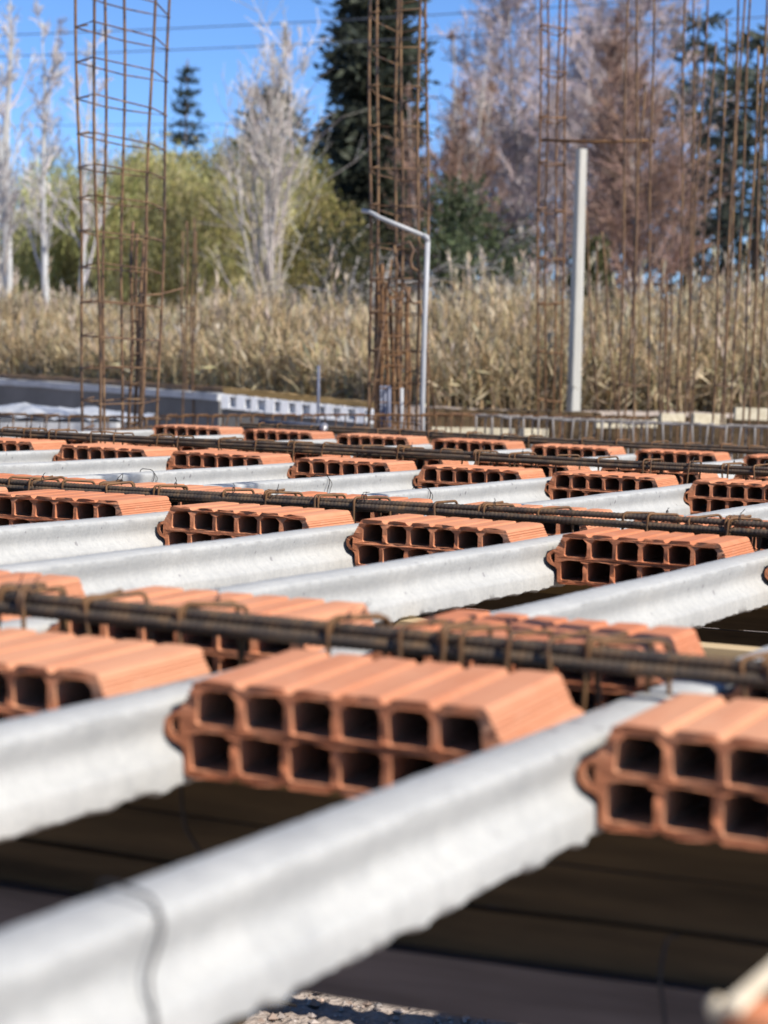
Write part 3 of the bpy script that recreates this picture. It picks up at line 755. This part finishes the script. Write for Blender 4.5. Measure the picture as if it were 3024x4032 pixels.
column_cage(16.2, [(1356, 1338, 0, 0), (1392, 1352, .35, 180), (1412, 1398, .45, 0), (1378, 1370, .1, 0)], (-.3, .6, .55), 'leaning rusty rebar column cage right of the concrete post', .0085, seed=7)
column_cage(16.6, [(1480, 1464, 0, 0), (1500, 1488, .3, 0), (1545, 1496, .35, 90), (1528, 1478, .1, 0)], (-.3, .5, .6), 'tall rusty bars of a column cage in front of the dark cedars', .0078, seed=8)
column_cage(15.2, [(1570, 1540, 0, 40), (1608, 1560, .3, 0), (1622, 1580, .35, 0), (1596, 1562, .1, 0)], (-.3, .5, .55), 'leaning orange rusty bars second from the right border', .0078, seed=9)
column_cage(14.8, [(1640, 1604, 0, 100), (1656, 1620, .3, 0), (1690, 1660, .35, 0), (1670, 1640, .1, 0)], (-.3, .5, .55), 'rusty bars of the column cage at the right border', .0078, seed=10)
column_cage(19.0, [(1262, 1290, 0, 430), (1290, 1282, .3, 520), (1310, 1318, .35, 560), (1300, 1330, .1, 500)], (-.3, .3, .6), 'short rusty starter bars between the concrete post and leaning cage', .009, seed=11, name='starter_bars')
column_cage(18.2, [(1430, 1424, 0, 560), (1442, 1432, .3, 600), (1452, 1444, .35, 590), (1436, 1440, .1, 620)], (-.3, .3, .6), 'short rusty starter bars in front of the reeds at right', .009, seed=12, name='starter_bars')
# horizontal bar tied across at the concrete post
a, b = at(1166, 303, 17.05), at(1416, 304, 16.75); mb = MB(); m_ = (a + b) / 2; mb.tube([a - m_, V((0, 0, -.01)), b - m_], .013, 8); o = mb.build('cross_bar', 'stirrup_rust', None, True); o.location = m_
tag(o, 'dark horizontal bar tied across two rebar columns above the concrete post', 'rebar')
# bent wire bundle in the middle cage
pts = [at(x, y, 14.1) for x, y in ((852, 530), (856, 570), (868, 600), (882, 640), (893, 656), (910, 652))]; wz = V(pts[0]); mb = MB(); mb.tube([p - wz for p in pts], .009, 7); o = mb.build('bent_bar', 'column_rust', None, True); o.location = wz
tag(o, 'bent rusty bar hooked inside the middle column cage', 'rebar')
pts = [at(x, y, 14.05) for x, y in ((858, 536), (872, 528), (884, 522), (893, 540), (886, 560), (890, 578), (902, 586))]; wz = V(pts[0]); mb = MB(); mb.tube([p - wz for p in pts], .011, 7); o = mb.build('bent_bar', 'column_rust', None, True); o.location = wz
tag(o, 'curled rusty hook at the top of the middle starter bars', 'rebar')
# white conduit
D = 14.15
root = thing('conduit', at(913, 905, D), 'white plastic conduit standing beside the middle column cage with bent top', 'conduit')
c = V(root.location); d0 = at(913, 905, D); lo = at(912, 990, D)
mb = MB(); mb.tube([lo - c, at(913, 860, D) - c, at(917, 700, D) - c, at(924, 520, D) - c], .0165, 10); mb.build('riser', 'white_plastic', root, True)
mb = MB(); mb.tube([at(924, 522, D) - c, at(922, 513, D) - c, at(914, 508, D) - c], .0185, 10); mb.build('elbow', 'white_plastic', root, True)
mb = MB(); mb.tube([at(915, 509, D) - c, at(820, 470, D + .1) - c, at(800, 458, D + .15) - c, at(783, 455, D + .2) - c], .0145, 10); mb.build('sloping_pipe', 'white_plastic', root, True)
p = at(868, 905, 14.4); mb = MB(); mb.tube([at(867, 960, 14.4) - p, at(868, 838, 14.4) - p], .013, 8); o = mb.build('pipe_stub', 'white_plastic', None, True); o.location = p; tag(o, 'short white pipe stub among the middle starter bars', 'pipe')
p = at(829, 880, 14.5); mb = MB()
for x in (822, 831, 840): mb.tube([at(x, 960, 14.5) - p, at(x, 833, 14.5) - p], .016, 8)
o = mb.build('electric_duct', 'blue_grey_plastic', None, True); o.location = p; tag(o, 'blue grey ribbed duct bundle at the foot of the middle column cage', 'duct')
p = at(687, 890, 16.2); mb = MB(); mb.tube([at(687, 960, 16.2) - p, at(688, 790, 16.2) - p], .012, 8); o = mb.build('pipe_stub', 'blue_grey_plastic', None, True); o.location = p; tag(o, 'thin grey pipe standing in front of the white hollow blocks', 'pipe')
# concrete post
D = 18.9; A = at(1237, 930, D); T = at(1256, 322, D); root = None
mb = MB(); c = V((A.x, A.y, BANK)); ax = (T - A); bot = A + ax * ((BANK - .3 - A.z) / ax.z)
n = 12
pts = [bot.lerp(T, k / n) - c for k in range(n + 1)]
th = atan2(R_.y, R_.x) - radians(63)      # one face turned well into the sun, the other in shade
for i, p in enumerate(pts):
    s = (.045 - .010 * i / n); bv = .12
    for k in range(4):
        for e in (-bv, bv):
            a = th + pi / 4 + k * pi / 2 + e; q = s * sqrt(2) * (cos(bv) if 1 else 1)
            mb.v.append(p + V((q * cos(a), q * sin(a), 0)))
for i in range(n):
    for k in range(8): mb.face((i * 8 + k, i * 8 + (k + 1) % 8, i * 8 + 8 + (k + 1) % 8, i * 8 + 8 + k))
mb.face(tuple(n * 8 + k for k in range(8)))
o = mb.build('concrete_post', 'post_concrete'); o.location = c; arc_smooth(o, 30); tag(o, 'pale tapered concrete post standing in front of the reeds', 'post')

# column cages on the right, just out of the picture: their long shadows fall across the slab
def plain_cage(x, y, h, label, dx, dy, seed, rb=.009):
    rnd = random.Random(seed); root = thing('column_cage', (x, y, GZ), label, 'rebar column', 'rebar columns beside the slab at right')
    P = [V((sx * dx, sy * dy, 0)) for sx, sy in ((-1, -1), (1, -1), (1, 1), (-1, 1))]
    for p in P:
        mb = MB(); n = 14; hh = h - GZ - rnd.random() * .05
        mb.tube([p + V((.006 * sin(k), .006 * cos(k * 1.3), hh * k / n)) for k in range(n + 1)], rb, 8); mb.build('bar', 'column_rust', root, True)
    z = .3
    while z < h - GZ - .2:
        mb = MB(); Q = []
        for i in range(4):
            a, b = P[i] * 1.12, P[(i + 1) % 4] * 1.12; Q += [a.lerp(b, .05), a.lerp(b, .95)]
        mb.tube([q + V((0, 0, z)) for q in Q], .004, 6, closed=True); mb.build('stirrup', 'column_rust', root, True); z += rnd.uniform(.17, .21)
plain_cage(-.02, 2.61, 1.12, 'short rusty starter bars right of the nearest block row, outside the picture', .05, .042, 71, .0125)
plain_cage(.35, 5.14, 4.1, 'taller rusty column cage right of the second block row, outside the picture', .09, .07, 72, .015)

for (xa, ya, Da), (xb, yb, Db), r, lab in (((289, 640, 12.9), (398, 622, 13.3), .006, 'thin rusty bar tied across from the left column cage to the faint starter bars'),
        ((796, 905, 14.0), (846, 560, 14.4), .007, 'loose rusty bar leaning inside the middle column cage'),
        ((940, 905, 14.6), (905, 640, 14.2), .006, 'loose thin bar leaning on the right side of the middle column cage')):
    a, b = at(xa, ya, Da), at(xb, yb, Db); m_ = (a + b) / 2; mb = MB(); mb.tube([a - m_, V((.01, .0, -.012)), b - m_], r, 7); o = mb.build('loose_bar', 'column_rust', None, True); o.location = m_; tag(o, lab, 'rebar')
# ------------------------------------------------------------------ vegetation
def jit(c, rnd, a=.25):
    k = 1 + rnd.uniform(-a, a); return (c[0] * k * (1 + rnd.uniform(-.08, .08)), c[1] * k, c[2] * k * (1 + rnd.uniform(-.1, .1)))
def rdir(rnd):
    z = rnd.uniform(-1, 1); a = rnd.uniform(0, 2 * pi); s = sqrt(1 - z * z); return V((s * cos(a), s * sin(a), z))
def leafq(mb, p, d, n, l, w, col):
    s = d.cross(n)
    if s.length < 1e-4: s = V((1, 0, 0))
    s = s.normalized() * w * .5; q = len(mb.v)
    mb.v += [p, p + d * (l * .45) + s, p + d * l, p + d * (l * .45) - s]; mb.face((q, q + 1, q + 2, q + 3), 0, col)

# dry reeds and weeds on the bank: uncountable, one object
def reeds():
    rnd = random.Random(31); mb = MB()
    straw = [(.54, .395, .215), (.60, .455, .265), (.47, .335, .175), (.39, .28, .15), (.63, .51, .33), (.35, .25, .14), (.43, .36, .175)]
    N = 9000
    for i in range(N):
        x = rnd.uniform(-230, 1890); e = edge_d(x); D = e + .75 + 8 * rnd.random() ** 1.15
        p = at(x, 800, D); p.z = BANK - .03
        hv = (.86 + .08 * sin(x * .012 + 1) + .08 * sin(x * .031 + D) + .14 * min(1, max(0, (x - 850) / 120)) + .14 * min(1, max(0, (x - 1250) / 150))) * min(1.08, .34 + .20 * (D - e))
        H = hv * rnd.uniform(.7, 1.08)
        tall = rnd.random() < .03
        if tall: H *= rnd.uniform(1.15, 1.4)
        c0 = rnd.choice(straw); lean = V((rnd.gauss(0, .12), rnd.gauss(0, .12), 1)).normalized()
        r = .0075; q = len(mb.v)
        pts = [p, p + lean * H * .5 + V((rnd.gauss(0, .02), rnd.gauss(0, .02), 0)), p + lean * H + V((rnd.gauss(0, .05), rnd.gauss(0, .05), 0))]
        mb.tube(pts, [r, r * .85, r * .4], 3, col=jit(c0, rnd), cap=False)
        for k in range(rnd.randint(8, 12)):
            t = rnd.uniform(.12, .98); b = pts[0].lerp(pts[1], t * 2) if t < .5 else pts[1].lerp(pts[2], t * 2 - 1)
            a = rnd.uniform(0, 2 * pi); l = rnd.uniform(.14, .32) * (1 if not tall else .6); wd = rnd.uniform(.006, .013)
            up = rnd.uniform(.6, 2.6); d1 = V((cos(a), sin(a), up)).normalized(); d2 = V((cos(a), sin(a), up - rnd.uniform(.3, 2.0))).normalized()
            sd_ = V((-sin(a), cos(a), rnd.uniform(-.4, .4))) * wd * .5; m1 = b + d1 * l * .5; m2 = m1 + d2 * l * .55; cc = jit(rnd.choice(straw), rnd, .3); q = len(mb.v)
            mb.v += [b - sd_ * .6, b + sd_ * .6, m1 + sd_, m1 - sd_, m2]
            mb.face((q, q + 1, q + 2, q + 3), 0, cc); mb.face((q + 3, q + 2, q + 4), 0, cc)
        if tall or rnd.random() < .12:
            tp = pts[2]; pc_ = jit((.52, .43, .31), rnd, .2)
            for k in range(9):
                d = (lean + V((rnd.gauss(0, .3), rnd.gauss(0, .3), .2))).normalized(); leafq(mb, tp + lean * (rnd.uniform(-.14, .06)), d, rdir(rnd), rnd.uniform(.08, .15), rnd.uniform(.015, .03), pc_)
    # low dead undergrowth between the stems
    for i in range(13000):
        x = rnd.uniform(-230, 1890); e = edge_d(x); D = e + .65 + 6.5 * rnd.random() ** 1.3
        p = at(x, 800, D); p.z = BANK + rnd.random() * .8 * min(1, .3 + .15 * (D - e))
        leafq(mb, p, (rdir(rnd) + V((0, 0, .9))).normalized(), rdir(rnd), rnd.uniform(.12, .32), rnd.uniform(.012, .03), jit(rnd.choice([(.54, .43, .27), (.46, .36, .23), (.38, .29, .185), (.44, .38, .22)]), rnd, .3))
    tag(mb.build('dry_reeds', 'straw'), kind='stuff')
reeds()

TREEGRP = 'trees behind the reeds'
def tree_root(name, x, D, label, cat='tree', z=None):
    p = at(x, 800, D); p.z = BANK if z is None else z
    return thing(name, p, label, cat, TREEGRP)
def top_h(x, y, D): return at(x, y, D).z - BANK

def bare_tree(name, x, D, H, spread, label, trunk_r=.14, n1=26, up=.7, wood='grey_bark', twc=(.22, .16, .13), seed=0, stems=1, first=.12, n2=8, n3=6, n4=2, fan=False, tw=.0085, base_z=None, spr=.5, fl=1.0):
    rnd = random.Random(seed); root = tree_root(name, x, D, label, z=base_z); TB = MB(); CB = MB()
    def poly(p, d, L, segs, grav, wig):
        pts = [p]; d = d.normalized()
        for i in range(segs):
            d = (d + V((rnd.gauss(0, wig), rnd.gauss(0, wig), grav + rnd.gauss(0, wig * .5)))).normalized(); pts.append(pts[-1] + d * (L / segs))
        return pts
    def sub(pts, t):
        f = t * (len(pts) - 1); i = min(int(f), len(pts) - 2); return pts[i].lerp(pts[i + 1], f - i), (pts[i + 1] - pts[i]).normalized()
    def side(d, ang):
        s = d.cross(rdir(rnd)); s = s.normalized() if s.length > 1e-3 else V((1, 0, 0)); return (d * cos(ang) + s * sin(ang)).normalized()
    for st in range(stems):
        a = rnd.uniform(0, 6.28); off = V((cos(a), sin(a), 0)) * (.0 if stems == 1 else rnd.uniform(.1, spr)); h = H * (1 if st == 0 else rnd.uniform(.75, .97))
        d0 = V((cos(a) * .06 * (stems > 1), sin(a) * .06 * (stems > 1), 1))
        tr = poly(off, d0, h, 12, .05, .035); R0 = trunk_r * (1 if st == 0 else .75)
        TB.tube(tr, [R0 * (1 - .93 * (i / 12) ** .9) for i in range(13)], 8)
        for k in range(n1 // stems):
            t = first + (1 - first) * ((k + rnd.random()) / (n1 / stems)) ** (1.0 if not fan else 1.3)
            t = min(t, .97); p, d = sub(tr, t); f = (1 - t)
            L = max(.35, spread * (.35 + 1.3 * f) * rnd.uniform(.75, 1.15) if not fan else (H * (1 - t)) * rnd.uniform(.55, .95) * fl)
            b = poly(p, side(d, rnd.uniform(.5, 1.15) * (1.25 - up) + .12), L, 6, up * .13, .10)
            r1 = max(.012, R0 * .36 * (1 - t) + .006); CB.tube(b, [r1 * (1 - .85 * i / 6) for i in range(7)], 4, 0, jit(twc, rnd, .15), False)
            for k2 in range(n2):
                t2 = rnd.uniform(.15, .98); p2, d2 = sub(b, t2); L2 = L * rnd.uniform(.22, .5) * (1.15 - t2 * .5) 
                b2 = poly(p2, side(d2, rnd.uniform(.35, .9)), L2, 4, up * .12, .14); r2 = max(tw * 1.1, r1 * .35)
                CB.tube(b2, [r2, r2 * .85, r2 * .7, r2 * .5, r2 * .35], 3, 0, jit(twc, rnd, .2), False)
                for k3 in range(n3):
                    t3 = rnd.uniform(.15, 1); p3, d3 = sub(b2, t3); L3 = max(.12, L2 * rnd.uniform(.3, .65))
                    b3 = poly(p3, side(d3, rnd.uniform(.3, .9)), L3, 2, up * .1, .15); CB.tube(b3, [tw, tw * .8, tw * .45], 3, 0, jit(twc, rnd, .25), False)
                    for k4 in range(n4):
                        p4, d4 = sub(b3, rnd.uniform(.2, 1)); e = p4 + side(d4, rnd.uniform(.3, .8)) * L3 * rnd.uniform(.3, .7)
                        CB.tube([p4, e], [tw * .7, tw * .4], 3, 0, jit(twc, rnd, .25), False)
    TB.build('trunk', wood, root, True); CB.build('crown', 'twig', root)
    return root

def conifer(name, x, D, H, R, label, col=(.030, .052, .036), seed=0, layers=26, per=7, first=.06, rise=.15, shape=1.0, size=.30, dens=46, gap=0, base_z=None, lean=0, trunkr=.2, topfrac=.06):
    rnd = random.Random(seed); root = tree_root(name, x, D, label, z=base_z); TB = MB(); CB = MB()
    TB.tube([V((0, 0, 0)), V((lean * .5, 0, H * .5)), V((lean, 0, H))], [trunkr, trunkr * .55, .03], 8)
    for k in range(layers):
        t = first + (1 - first) * (k + rnd.uniform(-.3, .3)) / layers
        env = R * max(topfrac, (1 - t) ** shape) if shape > 0 else R * min(1, (1 - t) * 3)
        n = max(3, int(per * (.55 + .6 * (1 - t))))
        a0 = rnd.uniform(0, 6)
        for j in range(n):
            if rnd.random() < gap: continue
            a = a0 + 2 * pi * j / n + rnd.uniform(-.35, .35); L = env * rnd.uniform(.62, 1.18); p = V((lean * t, 0, H * t))
            d = V((cos(a), sin(a), rise + rnd.uniform(-.12, .12))); q = p + d * L * .55; e = q + V((cos(a), sin(a), rise - .25)) * L * .45
            TB.tube([p, q, e], [.02 + .035 * (1 - t), .02, .007], 4)
            shade = rnd.uniform(.65, 1.35)
            for m in range(int(dens * (.4 + L / R))):
                s = rnd.random() ** .6; b = p.lerp(q, s / .55) if s < .55 else q.lerp(e, (s - .55) / .45)
                sp = size * (.5 + .8 * L / R); o_ = V((rnd.gauss(0, sp * .55), rnd.gauss(0, sp * .55), rnd.gauss(0, sp * .28)))
                dd = (V((cos(a), sin(a), 0)) + rdir(rnd) * .9).normalized(); c = jit(tuple(v * shade for v in col), rnd, .3)
                leafq(CB, b + o_, dd, rdir(rnd), size * rnd.uniform(.5, 1.0), size * rnd.uniform(.22, .42), c)
    TB.build('trunk', 'brown_bark', root, True); CB.build('crown', 'leaf', root)
    return root

def bush(name, x, D, H, W, label, col, seed=0, n=5200, leaf=.13, droop=0, lumps=14, base=.05, wood='grey_bark', stems=10, cat='tree', cols=None, lw=.45, dead=0, base_z=None, depth=None):
    rnd = random.Random(seed); root = tree_root(name, x, D, label, cat, z=base_z); TB = MB(); CB = MB()
    dp = depth or W
    L = []
    for k in range(lumps):
        a = rnd.uniform(0, 6.28); rr = sqrt(rnd.random()) * .8; zz = rnd.uniform(base + .1, .86); cw = sqrt(max(.05, 1 - (abs(zz - .42) / .62) ** 2))
        c = V((cos(a) * rr * W * .5 * cw, sin(a) * rr * dp * .5 * cw, zz * H)); r = rnd.uniform(.16, .30) * min(W, H); L.append((c, r, rnd.uniform(.7, 1.3)))
    for k in range(stems):
        c, r, _ = L[k % lumps]; b = V((rnd.gauss(0, W * .06), rnd.gauss(0, W * .06), 0)); m = b.lerp(c, .5) + V((rnd.gauss(0, .1), rnd.gauss(0, .1), .12 * H))
        TB.tube([b, m, c], [.05, .035, .012], 5)
    for k in range(dead):
        a = rnd.uniform(0, 6.28); z0 = rnd.uniform(.1, .5) * H; b = V((rnd.gauss(0, W * .15), rnd.gauss(0, dp * .15), z0)); e = b + V((cos(a) * W * .55, sin(a) * dp * .55, rnd.uniform(-.15, .3) * H)); m = b.lerp(e, .5) + V((0, 0, rnd.uniform(0, .25)))
        TB.tube([b, m, e], [.028, .02, .007], 4)
        for q in range(4):
            s = b.lerp(e, rnd.uniform(.3, .9)); TB.tube([s, s + V((rnd.gauss(0, .3), rnd.gauss(0, .3), rnd.gauss(0, .25)))], [.011, .005], 3)
    for i in range(n):
        c, r, sh = rnd.choice(L); d = rdir(rnd); p = c + V((d.x, d.y, d.z * .85)) * r * (rnd.random() ** .45) * (1.15 if rnd.random() < .15 else 1)
        base_c = rnd.choice(cols) if cols else col; cc = jit(tuple(v * sh for v in base_c), rnd, .3)
        if droop and rnd.random() < droop:
            q = p; dd = V((rnd.gauss(0, .25), rnd.gauss(0, .25), -1)).normalized()
            for m in range(5):
                leafq(CB, q, (dd + rdir(rnd) * .45).normalized(), rdir(rnd), leaf * rnd.uniform(.7, 1.2), leaf * lw * .7, cc); q = q + dd * leaf * .9
        else: leafq(CB, p, rdir(rnd), rdir(rnd), leaf * rnd.uniform(.6, 1.2), leaf * lw, cc)
    TB.build('trunk', wood, root, True); CB.build('crown', 'leaf', root)
    return root

# ---- left: birches, willows, little spruce
bare_tree('birch', 14, 40, top_h(30, -60, 40), 1.25, 'white barked bare birch at the left border', .12, 30, .85, 'birch_bark', (.54, .49, .45), 41, stems=3, n2=6, n3=5, n4=1)
bare_tree('birch', 118, 38, top_h(118, 40, 38), 1.15, 'slender white birch with forked stem, second from the left border', .09, 26, .85, 'birch_bark', (.54, .49, .45), 42, stems=2, n2=6, n3=5, n4=1, first=.2)
bare_tree('birch', 72, 52, top_h(72, 60, 52), 1.3, 'thin pale birch standing between two larger birches at left', .08, 20, .75, 'birch_bark', (.30, .25, .23), 43, stems=1, n2=6, n3=5, n4=1)
G1 = [(.55, .50, .19), (.60, .54, .25), (.48, .46, .17), (.60, .51, .28)]
bush('willow', 215, 47, top_h(215, 285, 47), 3.6, 'darker green willow behind the left column cage', None, 51, 5600, .17, .7, cols=[(.43, .43, .16), (.49, .47, .20), (.38, .38, .14)], lw=.3)
bush('willow', 330, 50, top_h(330, 265, 50), 3.5, 'yellow green willow right behind the left column cage', None, 52, 6500, .17, .75, cols=G1, lw=.3)
bush('willow', 440, 46, top_h(440, 255, 46), 4.0, 'broad yellow green willow left of the pale poplar', None, 53, 9500, .17, .75, cols=G1, lw=.3)
bush('willow', 520, 52, top_h(520, 270, 52), 3.8, 'yellow green willow behind the pale poplar stems', None, 151, 6000, .17, .75, cols=G1, lw=.3, lumps=20)
bush('willow', 625, 54, top_h(625, 275, 54), 3.4, 'olive green willow between the pale poplar and the cypress', None, 152, 4800, .17, .7, cols=[(.36, .33, .12), (.42, .37, .16), (.30, .29, .10)], lw=.3, lumps=18)
bush('willow', 135, 50, top_h(135, 300, 50), 3.5, 'pale green willow behind the forked birch', None, 153, 4600, .17, .7, cols=[(.46, .45, .19), (.52, .48, .25), (.40, .40, .16)], lw=.3, lumps=18)
bush('willow', 55, 48, top_h(55, 285, 48), 4.0, 'thin dull green willow between the birch trunks at left', None, 54, 4200, .17, .7, cols=[(.44, .42, .20), (.50, .45, .28), (.38, .37, .17)], lw=.3)
conifer('spruce', 386, 82, top_h(386, 128, 82), 1.55, 'small dark spruce against the sky above the willows', (.05, .07, .06), 61, 20, 7, .3, .05, .75, .34, 34, trunkr=.12)
conifer('spruce', 290, 60, top_h(290, 325, 60), 1.6, 'blue grey spruce peeping between the left column cage bars', (.07, .10, .09), 67, 16, 7, .1, .1, .7, .4, 40)
conifer('cedar', 566, 78, top_h(566, 178, 78), 3.0, 'round topped dark cedar half hidden by the pale poplar', (.065, .078, .05), 62, 19, 10, .2, .15, .55, .46, 55, topfrac=.2)
bare_tree('poplar', 588, 43, top_h(590, 60, 43), 1.0, 'pale fan shaped bare poplar left of the dark cypress', .10, 30, 1.16, 'pale_bark', (.52, .46, .40), 44, fan=True, n2=6, n3=4, n4=1, first=.03, tw=.010)
bush('shrub', 700, 44, top_h(700, 300, 44), 2.3, 'olive yellow shrub at the foot of the dark cypress', None, 55, 3000, .14, .35, cols=[(.28, .24, .08), (.22, .20, .06), (.34, .27, .12)], lw=.35, dead=14)
bush('shrub', 545, 49, top_h(545, 330, 49), 2.0, 'brownish olive shrub behind the pale poplar stems', None, 56, 2000, .15, .5, cols=[(.34, .29, .13), (.26, .24, .10)], lw=.3)
# ---- middle: cypress, poplars, bare trees, dark shrubs
conifer('cypress', 786, 62, top_h(786, -170, 62), 1.62, 'tall dense dark cypress behind the middle column cage', (.080, .090, .062), 63, 36, 11, .03, .35, .42, .46, 80, topfrac=.1, trunkr=.22)
bare_tree('poplar', 942, 57, top_h(930, 35, 57), .85, 'upright bare poplar with rusty brown top right of the cypress', .09, 32, 1.2, 'pale_bark', (.30, .19, .14), 45, stems=4, n2=8, n3=7, n4=2, first=.1, tw=.012, fan=True, spr=.55, fl=.6)
bare_tree('poplar', 985, 58, top_h(975, 110, 58), .8, 'upright grey bare poplar, shorter, left of the lilac brown trees', .09, 28, 1.2, 'pale_bark', (.42, .36, .32), 46, stems=5, n2=8, n3=6, n4=1, first=.05, tw=.012, fan=True, spr=.55, fl=.6)
PK = (.46, .37, .35)
bare_tree('bare_tree', 1110, 63, top_h(1110, -20, 63), 3.2, 'large lilac brown bare tree left of the concrete post', .19, 58, .55, 'grey_bark', PK, 47, n2=10, n3=8, n4=2, first=.1, tw=.0125)
bare_tree('bare_tree', 1262, 58, top_h(1270, -70, 58), 3.4, 'largest lilac brown bare tree above the concrete post', .2, 58, .55, 'grey_bark', PK, 48, n2=10, n3=8, n4=2, first=.1, tw=.0125)
bare_tree('bare_tree', 1190, 66, top_h(1190, 40, 66), 3.2, 'farther lilac brown bare tree between the two large ones', .18, 54, .55, 'grey_bark', PK, 40, n2=9, n3=8, n4=1, first=.08, tw=.013)
bare_tree('bare_tree', 1385, 54, top_h(1380, 110, 54), 2.4, 'rusty brown bare tree between the concrete post and dark cedars', .15, 48, .6, 'grey_bark', (.26, .165, .125), 49, n2=9, n3=8, n4=2, first=.1, tw=.0125)
bush('shrub', 1015, 41, top_h(1015, 372, 41), 2.6, 'dark green shrub with grey dead branches right of the white conduit', None, 57, 4200, .14, .1, cols=[(.10, .125, .06), (.125, .15, .07), (.075, .095, .05)], lw=.45, dead=70)
bush('shrub', 1272, 40, top_h(1272, 470, 40), 1.2, 'small olive green shrub right of the concrete post', None, 58, 1800, .12, .1, cols=[(.085, .09, .03), (.11, .11, .04)], lw=.45)
bush('shrub', 770, 40, top_h(770, 440, 40), 2.2, 'tangle of grey dead branches with dark leaves below the cypress', None, 59, 1800, .13, .1, cols=[(.05, .06, .03), (.08, .08, .04)], lw=.45, dead=60)
# ---- right: cedars
conifer('cedar', 1475, 60, top_h(1478, 15, 60), 2.3, 'dark blue green cedar left of the pair at the right border', (.088, .108, .088), 64, 20, 8, .06, .12, .42, .40, 44, .26, topfrac=.25)
conifer('cedar', 1622, 56, top_h(1610, 30, 56), 2.3, 'dark blue green cedar at the right border behind the rusty bars', (.088, .105, .08), 65, 19, 8, .06, .12, .42, .40, 42, .28, topfrac=.25)
conifer('cedar', 1555, 74, top_h(1545, 110, 74), 2.2, 'farther blue green cedar seen between the two cedars at right', (.085, .10, .088), 66, 16, 7, .1, .12, .5, .42, 34, .3, topfrac=.15)
# ---- far belt of trees that reads as one mass
def belt():
    rnd = random.Random(77); mb = MB()
    for i in range(15000):
        x = rnd.uniform(-250, 1900); D = rnd.uniform(92, 120)
        h = (2.9 + 1.1 * sin(x * .011) + .9 * sin(x * .029 + 2) + .5 * sin(x * .07)) * D / 100
        p = at(x, 800, D); p.z = BANK + max(0, h) * rnd.random() ** .7
        c = jit(rnd.choice([(.10, .095, .05), (.13, .11, .075), (.07, .08, .045), (.16, .13, .10), (.06, .075, .05)]), rnd, .3)
        leafq(mb, p, rdir(rnd), rdir(rnd), rnd.uniform(.35, .8), rnd.uniform(.2, .45), c)
    tag(mb.build('distant_treeline', 'leaf'), kind='stuff')
belt()
# ---- overhead wires far behind the site
def cable(pts, D, label, r=.013, sag=0):
    P = [at(x, y, D) for x, y in pts]; a, b = P[0], P[-1]; d = (b - a); a2 = a - d * .6; b2 = b + d * .6; mb = MB(); m_ = (a + b) / 2; n = 40
    Q = []
    mid = P[len(P) // 2]; 
    for i in range(n + 1):
        t = -.6 + 2.2 * i / n; l = a + d * t; tm = (mid - a).dot(d) / d.dot(d); sagm = mid.z - (a + d * tm).z
        Q.append(l + V((0, 0, sagm * (t * (1 - t)) / (tm * (1 - tm)))) - m_)
    mb.tube(Q, r, 6); o = mb.build('overhead_cable', 'cable_black', None, True); o.location = m_; tag(o, label, 'cable', 'overhead cables')
cable([(0, 76), (730, 44), (1450, -2)], 48, 'topmost dark overhead cable crossing the sky')
cable([(0, 122), (720, 92), (1420, 52)], 48, 'second dark overhead cable from the top, just below the topmost one')
cable([(0, 274), (500, 268), (1660, 300)], 62, 'thin lowest overhead cable passing behind the trees', .010)
